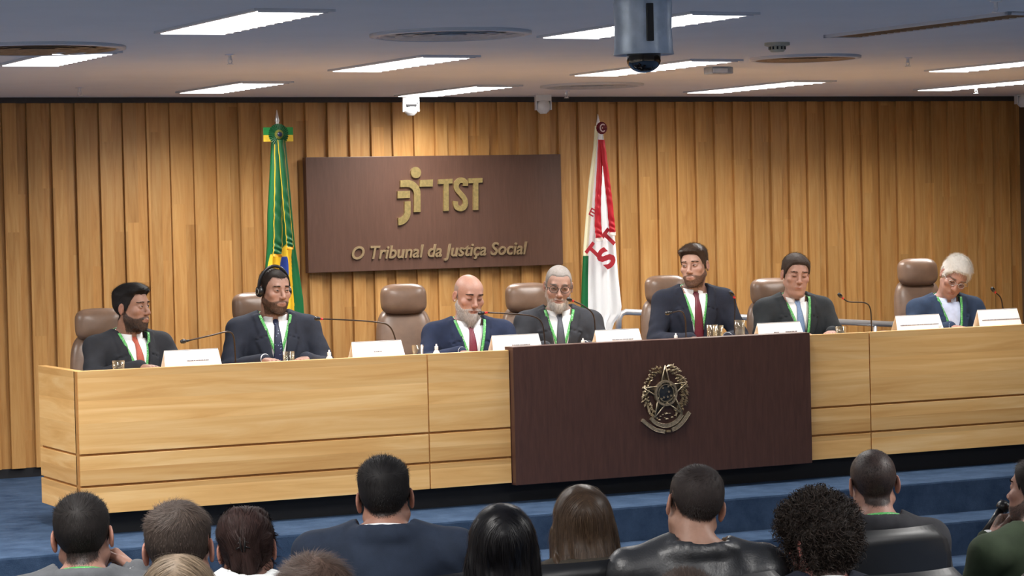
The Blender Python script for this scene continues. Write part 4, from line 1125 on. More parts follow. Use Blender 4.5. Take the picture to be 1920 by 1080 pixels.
# ------------------------------------------------------------------ the bench
xs = dict(L=at(148, 830, Y=YD).x, j1=at(804, 780, Y=YD).x, dl=at(958, 780, Y=YD).x, dr=at(1513, 745, Y=YD).x, j2=at(1632, 730, Y=YD).x, R=XRW-.35)
YB = -2.57                                               # back end of the left return
g1, g2 = .405, .262                                       # grooves (checked against the photo)
def z_at(px, py): return at(px, py, Y=YD).z
g1 = (z_at(400, 841)+z_at(1700, 752))/2; g2 = (z_at(400, 897)+z_at(1700, 805))/2
def light_unit(x0, x1, label, ret=False):
    o = empty('bench_cabinet', ((x0+x1)/2, YD, 0), 0, label, 'bench'); c_ = (x0+x1)/2; x0 -= c_; x1 -= c_
    def panel(m_, z0, z1):
        m_.box(x0+.004, x1-.004, 0, .045, z0, z1, .002)
    for nm, z0, z1 in (('front_board', g1+.006, ZT), ('front_board', g2+.006, g1-.006), ('front_board', ZB, g2-.006)):
        m_ = MB(); panel(m_, z0, z1); m_.build(nm, M['desk'], o)
    m_ = MB(); m_.box(x0, x1, .012, .06, ZB+.005, ZT-.003); m_.build('core', plain('oak_core', srgb(176, 126, 70), .6, 0, .3), o)
    if ret:
        for z0, z1 in ((g1+.006, ZT), (g2+.006, g1-.006), (ZB, g2-.006)):
            m_ = MB(); m_.box(x0-.0, x0+.045, .046, YB-YD, z0, z1, .002); m_.build('end_board', M['desk'], o)
        m_ = MB(); m_.box(x0+.012, x0+.05, .02, YB-YD-.01, ZB+.005, ZT-.003); m_.build('core', plain('oak_core', srgb(176, 126, 70), .6, 0, .3), o)
    m_ = MB(); m_.box(x0+(.09 if ret else 0), x1, YP-YD, YP-YD+.03, 0, ZB+.02)
    if ret: m_.box(x0+.06, x0+.09, YP-YD, YB-YD-.05, 0, ZB+.02)
    m_.build('plinth', M['black'], o); return o
light_unit(xs['L'], xs['j1'], 'long light wood bench section at the left end with a return panel', True)
light_unit(xs['j1'], xs['dl'], 'short light wood bench section left of the dark central panel')
light_unit(xs['dr'], xs['j2'], 'short light wood bench section right of the dark central panel')
light_unit(xs['j2'], xs['R'], 'long light wood bench section running to the right edge')
dk = empty('bench_centre_panel', ((xs['dl']+xs['dr'])/2, YD, 0), 0, 'dark brown central bench panel carrying the bronze coat of arms', 'bench')
hw = (xs['dr']-xs['dl'])/2
m_ = MB(); m_.box(-hw, hw, -.045, .06, ZB-.012, ZT+.018, .003); m_.build('panel', M['dark'], dk)
m_ = MB(); m_.box(-hw, hw, YP-YD, YP-YD+.03, 0, ZB); m_.build('plinth', M['black'], dk)
# writing surface behind the upstand
WT = .785
o = empty('bench_worktop', ((xs['L']+xs['R'])/2, YD+.40, WT), 0, 'light wood worktop running along the whole bench behind its upstand', 'worktop'); c_ = (xs['L']+xs['R'])/2
m_ = MB(); m_.box(xs['L']+.052-c_, xs['R']-c_, -.335, .30, -.03, 0, .003); m_.build('board', M['desk'], o)
for x_ in (xs['L']+.6, xs['j1'], xs['dl'], xs['dr'], xs['j2'], xs['R']-.1):
    m_ = MB(); m_.box(x_-c_-.02, x_-c_+.02, -.30, .20, -WT, -.03); m_.build('support', M['desk'], o)

# ------------------------------------------------------------------ coat of arms on the dark panel
ec = at(1246, 748, Y=YD-.045); em = empty('coat_of_arms', ec, 0, 'bronze coat of arms with star, wreath and ribbon on the dark panel', 'emblem')
U = (at(1290, 748, Y=YD-.045).x-at(1200, 748, Y=YD-.045).x)/90*160/1080      # metres per pixel of the enlarged crop
def E_(x_, y_): return ((x_-515)*U, (525-y_)*U)
def ring(m_, cx_, cz_, r0, r1, y0, y1, n=48, sx=1):
    for i in range(n):
        a, b_ = 2*math.pi*i/n, 2*math.pi*(i+1)/n
        m_.prism([(cx_+sx*r0*math.cos(a), cz_+r0*math.sin(a)), (cx_+sx*r1*math.cos(a), cz_+r1*math.sin(a)), (cx_+sx*r1*math.cos(b_), cz_+r1*math.sin(b_)), (cx_+sx*r0*math.cos(b_), cz_+r0*math.sin(b_))], y0, y1)
cx_, cz_ = E_(512, 458)
# star: five faceted arms
m_ = MB(); tips = [E_(510, 152), E_(785, 350), E_(720, 700), E_(365, 720), E_(235, 390)]; r_in = 105*U
ctr = m_.bm.verts.new((cx_, -.020, cz_)); ring_ = []
for i, t in enumerate(tips):
    n_ = tips[(i+1) % 5]; a1 = math.atan2(t[1]-cz_, t[0]-cx_); a2 = math.atan2(n_[1]-cz_, n_[0]-cx_)
    if a2 > a1: a2 -= 2*math.pi
    am = (a1+a2)/2; ring_.append((t, (cx_+r_in*math.cos(am), cz_+r_in*math.sin(am))))
vs_ = []
for t, q in ring_: vs_ += [m_.bm.verts.new((t[0], -.004, t[1])), m_.bm.verts.new((q[0], -.006, q[1]))]
bs_ = [m_.bm.verts.new((v.co.x, 0, v.co.z)) for v in vs_]
for i in range(10):
    j = (i+1) % 10; m_.bm.faces.new((ctr, vs_[i], vs_[j])); m_.bm.faces.new((vs_[i], bs_[i], bs_[j], vs_[j]))
m_.build('star', plain('dark_bronze', srgb(88, 76, 62), .4, .8, .5, .3, 90), em)
m_ = MB()
for i, (t, q) in enumerate(ring_):
    qp = ring_[i-1][1]
    for e_ in (q, qp): m_.tube([(t[0], -.020, t[1]), (e_[0], -.020, e_[1])], [.003, .0042], 6)
m_.build('star_edge', M['bronze'], em, True)
m_ = MB(); ring(m_, cx_, cz_, 118*U, 142*U, -.026, -.006); ring(m_, cx_, cz_, 92*U, 98*U, -.027, -.006)
for i in range(40):
    a = i*math.pi/20; m_.tube([(cx_+104*U*math.cos(a), -.022, cz_+104*U*math.sin(a)), (cx_+114*U*math.cos(a), -.022, cz_+114*U*math.sin(a))], .0011, 5)
m_.build('ring', M['bronze'], em)
m_ = MB(); m_.lathe([(.001, .024), (60*U, .023), (118*U, .018), (119*U, 0)], 40)
bmesh.ops.rotate(m_.bm, verts=m_.bm.verts, cent=(0, 0, 0), matrix=Matrix.Rotation(math.radians(90), 3, 'X')); bmesh.ops.translate(m_.bm, verts=m_.bm.verts, vec=(cx_, 0, cz_)); m_.build('disc', plain('blue_black_enamel', srgb(52, 56, 60), .35, .5, .5, .2, 80), em, True)
m_ = MB()
for sx_, sy_ in ((470, 400), (540, 385), (545, 445), (480, 505), (530, 500), (570, 490), (450, 520)):
    a, b_ = E_(sx_, sy_); pts_ = [(a+(7 if i % 2 else 16)*U*math.cos(math.pi/2+i*math.pi/5), b_+(7 if i % 2 else 16)*U*math.sin(math.pi/2+i*math.pi/5)) for i in range(10)]; m_.prism(pts_, -.027, -.018)
m_.build('small_stars', M['bronze'], em)
# wreath: leaves fan round the star
rg = random.Random(4)
for side, lab in ((-1, 'coffee_branch'), (1, 'tobacco_branch')):
    m_ = MB()
    for i in range(30):
        t = i/29; a = math.radians(100+t*135) if side < 0 else math.radians(80-t*135); rad = (250+rg.uniform(-15, 22))*U
        for kk in (0, 1):
            px_, pz_ = cx_+rad*(1-.16*kk)*math.cos(a)*1.02, cz_+.0+rad*(1-.16*kk)*math.sin(a)*1.12
            d_ = a+side*-.6+rg.uniform(-.5, .5); L_ = (40+rg.uniform(-8, 14))*U; wd = 15*U
            ux, uz = math.cos(d_), math.sin(d_)
            tip = m_.bm.verts.new((px_+ux*L_, -.010-rg.random()*.008, pz_+uz*L_)); base_ = m_.bm.verts.new((px_-ux*L_*.4, -.004, pz_-uz*L_*.4))
            mid_ = m_.bm.verts.new((px_+ux*L_*.3, -.019-rg.random()*.004, pz_+uz*L_*.3)); s1 = m_.bm.verts.new((px_+ux*L_*.2-uz*wd, -.007, pz_+uz*L_*.2+ux*wd)); s2 = m_.bm.verts.new((px_+ux*L_*.2+uz*wd, -.007, pz_+uz*L_*.2-ux*wd))
            for f_ in ((base_, s1, mid_), (s1, tip, mid_), (tip, s2, mid_), (s2, base_, mid_)): m_.bm.faces.new(f_)
    m_.build(lab, M['bronze'], em)
m_ = MB()
for x_, y_, r_ in ((435, 755, 20), (480, 700, 16), (530, 750, 22), (570, 690, 16), (600, 735, 18), (640, 715, 16), (450, 715, 14), (525, 690, 26), (505, 735, 12), (405, 735, 14)):
    a, b_ = E_(x_, y_); m_.lathe([(.0005, r_*U*.8)]+[(r_*U*math.sin(q), r_*U*.8*math.cos(q)) for q in np.linspace(.3, 1.5, 5)], 12, c=(a, -.006, b_))
for v in m_.bm.verts: pass
m_.build('knot_cluster', M['bronze'], em, True)
def band(name, pts, wd, y0=-.016):
    m_ = MB(); P = bez([(E_(*p)[0], 0, E_(*p)[1]) for p in pts], 8); top, bot = [], []
    for i, p in enumerate(P):
        t = (P[min(i+1, len(P)-1)]-P[max(i-1, 0)]).normalized(); n_ = Vector((-t.z, 0, t.x)); top.append(p+n_*wd*U); bot.append(p-n_*wd*U)
    for i in range(len(P)-1): m_.prism([(top[i].x, top[i].z), (top[i+1].x, top[i+1].z), (bot[i+1].x, bot[i+1].z), (bot[i].x, bot[i].z)], y0, -.001)
    for L__ in (top, bot): m_.tube([(p.x, y0, p.z) for p in L__], .0011, 6)
    m_.build(name, M['bronze'], em)
band('ribbon', [(325, 725), (380, 780), (470, 815), (560, 815), (650, 775), (720, 705)], 20)
band('ribbon_end', [(215, 740), (290, 800), (380, 855), (495, 885)], 18)
band('ribbon_end', [(585, 870), (660, 840), (740, 775), (815, 685)], 20)
m_ = MB(); a, b_ = E_(540, 880); m_.box(a-22*U, a+22*U, -.02, 0, b_-12*U, b_+12*U); m_.build('hilt', M['brassd'], em)

# ------------------------------------------------------------------ tan chairs
def make_chair():
    o = empty('executive_chair', (0, 0, 0), 0, 'x', 'chair')
    def pad(name, lx, lz, ty, cz, cy, tilt=0, bulge=.02, round_=3.2, mat=M['tan'], par=None, taper=0, nx=26, nz=26):
        V, F = [], []
        for side in (0, 1):
            for i in range(nx+1):
                for j in range(nz+1):
                    u, v = -1+2*i/nx, -1+2*j/nz
                    # superellipse outline
                    m0 = max(abs(u), abs(v)); 
                    if m0 > 0:
                        nn = (abs(u)**round_+abs(v)**round_)**(1/round_); s_ = m0/nn
                    else: s_ = 1
                    x_ = u*s_*lx*(1-taper*(v*.5+.5)); z_ = v*s_*lz; e_ = max(0, 1-m0**6)**.5
                    y_ = (-1 if side == 0 else 1)*ty*e_-(bulge*(1-m0**2) if side == 0 else 0)+.25*(x_**2)*-1
                    z2 = cz+z_*math.cos(tilt)-y_*math.sin(tilt)*0; y2 = cy+y_+z_*math.sin(tilt)
                    V.append((x_, y2, z2))
        n_ = (nx+1)*(nz+1)
        for side in (0, 1):
            for i in range(nx):
                for j in range(nz):
                    a = side*n_+i*(nz+1)+j; q = (a, a+nz+1, a+nz+2, a+1); F.append(q if side == 0 else q[::-1])
        me = bpy.data.meshes.new(name); me.from_pydata(V, [], F); 
        bm_ = bmesh.new(); bm_.from_mesh(me); bmesh.ops.remove_doubles(bm_, verts=bm_.verts, dist=1e-5); bmesh.ops.recalc_face_normals(bm_, faces=bm_.faces); bm_.to_mesh(me); bm_.free()
        return link(name, me, mat, par or o)
    hd = pad('headrest', .140, .092, .050, 1.070, .025, .12, .022, 3.6)
    bk = pad('backrest', .180, .325, .042, .70, .0, .16, .02, 4.4, taper=.05)
    m_ = MB(); m_.tube([(-.07, .045, .90), (-.07, .055, 1.05)], .010, 8).tube([(.07, .045, .90), (.07, .055, 1.05)], .010, 8); m_.build('headrest_stem', M['chrome'], o, True)
    # seat
    m_ = MB(); m_.box(-.25, .25, -.50, -.03, .40, .49, .035); m_.build('seat', M['tan'], o, True)
    for s in (-1, 1):
        m_ = MB(); m_.tube(bez([(s*.26, -.06, .46), (s*.30, -.06, .60), (s*.30, -.10, .665), (s*.30, -.34, .67), (s*.29, -.38, .60), (s*.26, -.32, .44)], 6), .016, 10); m_.build('armrest', M['chrome'], o, True)
        m_ = MB(); m_.box(s*.30-.03, s*.30+.03, -.34, -.09, .672, .70, .012); m_.build('armrest_pad', M['tan'], o, True)
    m_ = MB(); m_.tube([(0, -.26, .41), (0, -.26, .10)], .025, 14); m_.build('gas_lift', M['chrome'], o, True)
    for i in range(5):
        a = i*2*math.pi/5+.3; m_ = MB(); m_.tube([(0, -.26, .115), (.28*math.cos(a), -.26+.28*math.sin(a), .07)], [.026, .016], 8); m_.build('base_arm', M['chrome'], o, True)
        m_ = MB(); m_.tube([(.28*math.cos(a)-.018, -.26+.28*math.sin(a), .028), (.28*math.cos(a)+.018, -.26+.28*math.sin(a), .028)], .027, 14); m_.build('caster', M['blackp'], o, True)
    return o
ch0 = make_chair()
CH = [(187, 578, -10, 'tan leather chair behind the leftmost seated man'), (480, 548, -6, 'tan leather chair mostly hidden behind the man with headphones'),
      (757, 532, -14, 'tan leather high-backed chair fully visible left of the bald bearded speaker'), (990, 530, -14, 'tan leather chair behind the smiling man with glasses'),
      (1250, 516, -10, 'tan leather chair behind the tall young bearded man'), (1447, 521, -10, 'tan leather chair behind the clean-shaven man in a blue tie'), (1722, 484, -12, 'tan leather chair behind the white-haired man at the right')]
for i, (px, py, rz, lab) in enumerate(CH):
    o = ch0 if i == 0 else copy_tree(ch0)
    q = at(px, py, Y=-2.02); o.location = (q.x, q.y, q.z-1.162); o.rotation_euler = (0, 0, math.radians(rz)); o['label'] = lab; o['group'] = 'tan leather chairs behind the bench'

# ------------------------------------------------------------------ on the worktop
YI = -3.07
def plate(px0, px1, py, label, rz=0, inks=((.30, .72),), yy=YI):
    q0, q1 = at(px0, py, Y=yy), at(px1, py, Y=yy); c_ = (q0+q1)/2; L = q1.x-q0.x
    o = empty('name_plate', (c_.x, yy, WT), rz, label, 'name plate'); h = c_.z-WT; d = .055
    m_ = MB(); lo, hi = L/2, L/2*.92
    a = [m_.bm.verts.new(p) for p in ((-lo, -d, 0), (lo, -d, 0), (hi, 0, h), (-hi, 0, h), (-lo, d, 0), (lo, d, 0))]
    m_.bm.faces.new((a[0], a[1], a[2], a[3])); m_.bm.faces.new((a[3], a[2], a[5], a[4])); ob = m_.build('card', M['paper'], o)
    md = ob.modifiers.new('thickness', 'SOLIDIFY'); md.thickness = .0025
    m_ = MB(); m_.tube([(-hi, 0, h+.001), (hi, 0, h+.001)], .002, 6); m_.build('fold', M['grey'], o)
    m_ = MB(); rr2 = random.Random(px0)
    for x0, x1 in inks:
        x_ = x0
        while x_ < x1:
            w_ = .018+.02*rr2.random(); zc = h*.60; f = 1-zc/h
            m_.box((x_-.5)*L, (x_+w_*.7-.5)*L, -d*f-.0035, -d*f-.0015, zc-.003, zc+.003); x_ += w_
    m_.build('faint_lettering', M['ink'], o)
    return o
plate(303, 413, 656, 'blank-looking white name plate in front of the leftmost man', 0, ((.4, .75),))
plate(655, 756, 640, 'white name plate standing before the empty-looking tan chair', 0, ((.42, .56),))
plate(918, 1013, 628, 'white name plate straddling the left edge of the dark panel', 0, ((.4, .75),))
plate(1112, 1201, 618, 'white name plate on the dark panel between the smiling man and the tall man', 0, ((.35, .8),))
plate(1416, 1503, 605, 'white name plate near the right end of the dark panel', 0, ((.35, .45), (.6, .85)))
plate(1675, 1764, 591, 'white name plate left of the white-haired man', 0, ((.1, .9),))
plate(1829, 1910, 580, 'rightmost white name plate, right of the white-haired man', 0, ((.1, .95),))

def glass(px, py, label, water=.5, yy=-3.04):
    q = at(px, py, Y=yy); h = max(q.z-WT, .08); o = empty('water_glass', (q.x, yy, WT), 0, label, 'glass'); r = .033
    m_ = MB(); m_.lathe([(.001, 0), (r*.86, 0), (r, h), (r-.0022, h), (r*.86-.0022, .008), (.001, .008)], 32); m_.build('tumbler', M['glass'], o, True)
    m_ = MB(); zz = .008+(h-.008)*water; m_.lathe([(.001, .0085), (r*.86-.003, .0085), (r*(.86+.14*water)-.0032, zz), (.001, zz)], 32); m_.build('water', M['water'], o, True)
glass(222, 676, 'water glass beside the leftmost man at the left end')
glass(541, 659, 'water glass in front of the man with headphones', .8)
glass(783, 647, 'water glass left of the bald bearded speaker', .35)
glass(1335, 609, 'large water glass in front of the tall young man', .4)
glass(1346, 610, 'second water glass close behind the large one by the tall young man', .4, -2.96)
glass(1577, 612, 'water glass right of the man in the blue tie', .5)
glass(1387, 600, 'tall empty glass between the tall young man and the man in the blue tie', .05, -2.86)
def bottle(px, py, label, yy=-3.10):
    q = at(px, py, Y=yy); h = q.z-WT; o = empty('sanitizer_bottle', (q.x, yy, WT), 0, label, 'bottle')
    m_ = MB(); m_.lathe([(.001, 0), (.017, 0), (.018, .01), (.018, h*.58), (.008, h*.72), (.008, h*.75)], 24, close=True); m_.build('bottle_body', k_bot, o, True)
    m_ = MB(); m_.lathe([(.010, h*.73), (.010, h*.88), (.005, h*.9), (.004, h), (.001, h)], 20); m_.build('cap', M['white'], o, 'auto')
k = NT('frosted_plastic'); k.set(srgb(236, 240, 244), .3); k.b.inputs['Transmission Weight'].default_value = .35; k_bot = k.m
bottle(617, 656, 'small white gel bottle right of the man with headphones'); bottle(818, 645, 'small white gel bottle in front of the bald speaker')
bottle(1093, 634, 'small white bottle top in front of the smiling man'); bottle(1267, 625, 'tiny white bottle cap in front of the tall young man', -3.12)
bottle(1762, 606, 'small white bottle in front of the white-haired man')

def mic(pts, label, yy=-2.62, tip=(0, 0), red=True):
    """pts: photo pixels from the head down the neck to the base; depth runs from the tip depth to yy"""
    n = len(pts); W = []
    for i, (px, py) in enumerate(pts):
        t = i/(n-1); W.append(at(px, py, Y=yy+tip[0]*(1-t)))
    base = Vector((W[-1].x, W[-1].y, WT)); o = empty('gooseneck_microphone', base, 0, label, 'microphone')
    if W[-1].z > WT+.02: W.append(base+Vector((0, 0, .02)))
    P = [p-base for p in W]
    C_ = bez(P[1:] if len(P) > 2 else P, 8); m_ = MB(); m_.tube(C_, .0042, 10); m_.build('gooseneck', plain('bronze_black', srgb(48, 38, 34), .35, .5), o, True)
    d = (P[0]-P[1]).normalized(); m_ = MB(); m_.tube([P[1]-d*.006, P[1]+d*.01], .0065, 12); m_.build('light_ring', M['red'] if red else M['blackp'], o, True)
    h_ = P[1]+d*.012; m_ = MB(); m_.tube([h_, h_+d*.006, h_+d*.018, h_+d*.034, h_+d*.040], [.006, .0105, .0125, .0105, .003], 14); m_.build('capsule', M['blackp'], o, True)
    m_ = MB(); m_.lathe([(.001, .022), (.035, .02), (.042, .006), (.042, 0)], 24); m_.build('base', M['blackp'], o, 'auto')
mic([(337, 641), (352, 639), (400, 628), (428, 622), (438, 632), (441, 665)], 'dark gooseneck microphone between the leftmost man and the man with headphones', -2.84, (-.12, 0), False)
mic([(589, 597), (603, 598), (650, 600), (705, 604), (730, 612), (742, 640)], 'gooseneck microphone with red ring in front of the high-backed tan chair', -2.84, (-.10, 0))
mic([(898, 588), (912, 586), (950, 588), (995, 592), (1015, 604), (1021, 634)], 'gooseneck microphone at the mouth of the bald bearded speaker', -2.86, (.02, 0))
mic([(1066, 561), (1074, 564), (1095, 574), (1112, 590), (1116, 620)], 'gooseneck microphone at the chin of the smiling man', -2.80, (-.06, 0))
mic([(1372, 551), (1377, 558), (1378, 580), (1377, 600), (1377, 615)], 'thin upright gooseneck microphone right of the tall young man', -2.74, (0, 0))
mic([(1252, 587), (1258, 586), (1278, 584), (1285, 600), (1286, 622)], 'gooseneck microphone in front of the tall young man', -2.80, (-.05, 0), False)
mic([(1573, 552), (1580, 559), (1592, 566), (1622, 568), (1632, 580), (1634, 612)], 'gooseneck microphone right of the man in the blue tie', -2.80, (-.06, 0))
mic([(1861, 542), (1866, 548), (1876, 558), (1880, 575), (1881, 590)], 'gooseneck microphone right of the white-haired man', -2.74, (-.04, 0))
# ------------------------------------------------------------------ flags
def flag_thing(name, pole_px, top_py, Y0, label):
    q = at(pole_px, top_py, Y=Y0); o = empty(name, (q.x, Y0, 0), 0, label, 'flag'); H = q.z
    m_ = MB(); m_.tube([(0, 0, .02), (0, 0, H-.10)], .0125, 14); m_.build('pole', M['chrome'], o, True)
    m_ = MB(); m_.lathe([(.014, H-.11), (.018, H-.10), (.010, H-.085), (.016, H-.07), (.011, H-.05), (.002, H)], 20, close=True); m_.build('finial', M['chrome'], o, True)
    m_ = MB(); m_.lathe([(.001, .03), (.03, .03), (.13, .018), (.15, 0)], 32); m_.build('base', M['chrome'], o, True)
    return o, q
def cloth(o, Y0, rows, regions, mat, depth=.07, seed=0, nf=5, name='cloth', nx=150, nz=260):
    """rows: (photo y, left x, right x) silhouette; hangs in deep folds round the pole; regions(px,py)->colour of the cloth itself"""
    rg = random.Random(seed); ys = [r[0] for r in rows]; ox = Vector(o.location)
    ph = [rg.uniform(0, 6.28) for _ in range(4)]
    V = np.zeros((nz+1, nx+1, 3)); C_ = np.zeros((nz+1, nx+1, 3))
    for j in range(nz+1):
        py = ys[0]+(ys[-1]-ys[0])*j/nz; xl = np.interp(py, ys, [r[1] for r in rows]); xr = np.interp(py, ys, [r[2] for r in rows])
        A, B_ = at(xl, py, Y=Y0-.03), at(xr, py, Y=Y0-.03); t = j/nz
        for i in range(nx+1):
            u = i/nx; amp = depth*(.25+.75*t)
            f = math.sin(u*math.pi*nf+ph[0]+.5*math.sin(t*5+ph[1]))*.7+.3*math.sin(u*math.pi*nf*2.3+ph[2]+t*2)
            env = math.sin(math.pi*min(max(u, .0), 1))**.35
            du = .012*math.cos(u*math.pi*nf*2+ph[3])*t
            x_ = A.x+(B_.x-A.x)*(u+du*env); V[j, i] = (x_-ox.x, -.03-amp*(.5+.5*f)*env-.02*env, A.z+(B_.z-A.z)*u)
            px_, py_ = xl+(xr-xl)*u, py
            C_[j, i] = regions(px_, py_, u, t)
    I = np.arange((nz+1)*(nx+1)).reshape(nz+1, nx+1); F = np.stack([I[:-1, :-1], I[1:, :-1], I[1:, 1:], I[:-1, 1:]], -1).reshape(-1, 4)
    ob = from_np(name, V.reshape(-1, 3), F, mat, o, col=C_.reshape(-1, 3)); md = ob.modifiers.new('thickness', 'SOLIDIFY'); md.thickness = .003; return ob
SAT = attr_mat('satin', .45, .4, .04, 400, .05)
GR, YE_, BL, WH, RD, OR = (np.array(srgb(*c)[:3]) for c in ((16, 100, 54), (244, 200, 50), (40, 66, 150), (240, 240, 240), (186, 28, 44), (222, 152, 34)))
YF = -.55
o, q = flag_thing('national_flag', 519, 206, YF, 'green and yellow flag with ribbon rosette hanging on a pole left of the sign')
def reg_br(x, y, u, t):
    # green field, yellow lozenge low down, blue globe inside it
    yt = 486-(x-498)*.0
    c = GR
    if x < 553:
        edge = np.interp(x, [495, 503, 520, 535, 545, 560], [520, 478, 470, 452, 440, 380])
        if y > edge: c = YE_
    right = np.interp(y, [225, 300, 380, 440, 480, 560], [526, 531, 538, 543, 545, 548])
    yell = np.interp(y, [225, 300, 400, 440, 560], [524, 527, 530, 534, 530])
    if y < 480 and yell < x < right: c = YE_
    if x > np.interp(y, [225, 440, 480, 520, 570], [535, 546, 543, 545, 549]): c = GR
    if y > 480 and (x-527)**2/7.5**2+(y-503)**2/26**2 < 1: c = BL
    return c
rows_br = [(236, 511, 531), (270, 508, 535), (330, 505, 541), (400, 501, 547), (460, 500, 552), (500, 497, 558), (560, 492, 567), (640, 488, 572), (700, 486, 574), (760, 486, 574)]
cloth(o, YF, rows_br, reg_br, SAT, .085, 3, 4)
oxy = Vector(o.location)
def ribbon(o, Y0, pts, wd, colfn, name, off=.15, ruffle=.006, seed=1):
    ns = 70; P = [at(px, py, Y=Y0-off)-Vector(o.location) for px, py in pts]; C_ = bez(P, 40); n = len(C_)
    V, K = [], []
    for i, p in enumerate(C_):
        t = i/(n-1); tt = (C_[min(i+1, n-1)]-C_[max(i-1, 0)]).normalized(); s_ = Vector((tt.z, 0, -tt.x)).normalized(); w_ = wd[0]+(wd[1]-wd[0])*t
        for j in range(9):
            u = -1+j/4; V.append(p+s_*u*w_*.5+Vector((0, -.012*(1-u*u)-ruffle*.5*math.sin(i*.33+u*2.5+seed+2*math.sin(i*.09))*(.4+t), 0))); K.append(colfn(u, t))
    I = np.arange(n*9).reshape(n, 9); F = np.stack([I[:-1, :-1], I[1:, :-1], I[1:, 1:], I[:-1, 1:]], -1).reshape(-1, 4)
    ob = from_np(name, np.array([tuple(v) for v in V]), F, SAT, o, col=np.array(K)); md = ob.modifiers.new('thickness', 'SOLIDIFY'); md.thickness = .002
def gcol(u, t): return OR if t > .955 else (YE_ if abs(u) > .8 else np.array(srgb(18, 84, 46)[:3]))
ribbon(o, YF, [(521, 262), (522, 330), (521, 400), (521, 450), (520, 482)], (.05, .062), gcol, 'ribbon_tail', .135)
ribbon(o, YF, [(526, 262), (532, 330), (538, 400), (542, 440), (544, 468)], (.04, .045), gcol, 'ribbon_tail', .15, seed=3)
# rosette
rc = at(522, 252, Y=YF-.14)-oxy
m_ = MB(); n_ = 60
def pleat(m_, c, r0, r1, n_, y, mi=0, amp=.006):
    A = [m_.bm.verts.new((c.x+r0*math.cos(2*math.pi*i/n_), c.y+y-.008, c.z+r0*math.sin(2*math.pi*i/n_))) for i in range(n_)]; B_ = [m_.bm.verts.new((c.x+r1*math.cos(2*math.pi*i/n_), c.y+y+(amp if i % 2 else 0), c.z+r1*math.sin(2*math.pi*i/n_))) for i in range(n_)]
    for i in range(n_): m_.bm.faces.new((A[i], A[(i+1) % n_], B_[(i+1) % n_], B_[i])).material_index = mi
pleat(m_, rc, .018, .068, 60, -.004); m_.lathe([(.001, 0), (.07, 0)], 4) if 0 else None
m_.build('rosette', plain('green_satin', srgb(26, 92, 52), .5, 0, .4, .15, 60), o)
m_ = MB(); pleat(m_, rc, .012, .030, 40, -.014); m_.build('rosette_ring', plain('olive_satin', srgb(130, 130, 50), .5), o)
m_ = MB(); m_.tube([(rc.x, rc.y-.008, rc.z), (rc.x, rc.y-.034, rc.z)], [.017, .014], 20); m_.build('rosette_button', plain('blue_button', srgb(36, 44, 80), .3), o, True)
for s, c0, c1 in ((-1, None, None), (1, None, None)):
    m_ = MB(); m_.box(rc.x+s*.03, rc.x+s*.10, rc.y+.0, rc.y+.006, rc.z-.004, rc.z+.045, 0, 0).box(rc.x+s*.03, rc.x+s*.10, rc.y+.0, rc.y+.006, rc.z-.045, rc.z-.004, 0, 1)
    m_.build('bow_loop', [plain('bow_green', srgb(40, 140, 70), .5), plain('bow_yellow', srgb(232, 196, 60), .5)], o)

o, q = flag_thing('court_flag', 1121, 214, YF, 'white flag with red ribbon and red lettering on a pole right of the sign')
def reg_w(x, y, u, t):
    if y > 480 and x < np.interp(y, [480, 560, 640], [1100, 1098, 1097]): return GR
    if x < np.interp(y, [240, 400, 480], [1119, 1106, 1098]) and y < 480: return np.array(srgb(236, 232, 196)[:3])
    return WH
rows_w = [(236, 1115, 1128), (280, 1112, 1132), (340, 1104, 1139), (400, 1099, 1147), (460, 1094, 1153), (520, 1091, 1158), (575, 1089, 1164), (590, 1091, 1162), (605, 1093, 1150), (625, 1098, 1143), (690, 1102, 1140)]
cloth(o, YF, rows_w, reg_w, SAT, .07, 8, 4)
def rcol(u, t): return RD if t < .95 else np.array(srgb(236, 224, 214)[:3])
ribbon(o, YF, [(1126, 262), (1124, 320), (1121, 380), (1121, 420), (1124, 452)], (.035, .052), rcol, 'ribbon_tail', .135, .004)
ribbon(o, YF, [(1129, 262), (1136, 320), (1142, 370), (1146, 410), (1149, 442)], (.035, .048), rcol, 'ribbon_tail', .15, .004, 3)
oxy = Vector(o.location); rc = at(1128, 240, Y=YF-.14)-oxy
m_ = MB(); m_.lathe([(.001, 0), (.03, 0)], 4) if 0 else None; pleat(m_, rc, .004, .042, 44, -.004); m_.build('rosette', plain('dark_red_satin', srgb(110, 24, 40), .5, 0, .4, .15, 60), o)
m_ = MB()
for i in range(18):
    a = math.radians(50+i*260/18); b_ = math.radians(50+(i+1)*260/18); m_.tube([(rc.x+.020*math.cos(a), rc.y-.018, rc.z+.024*math.sin(a)), (rc.x+.020*math.cos(b_), rc.y-.018, rc.z+.024*math.sin(b_))], .0045, 6)
m_.build('rosette_letter', plain('pink_letter', srgb(226, 200, 200), .5), o, True)
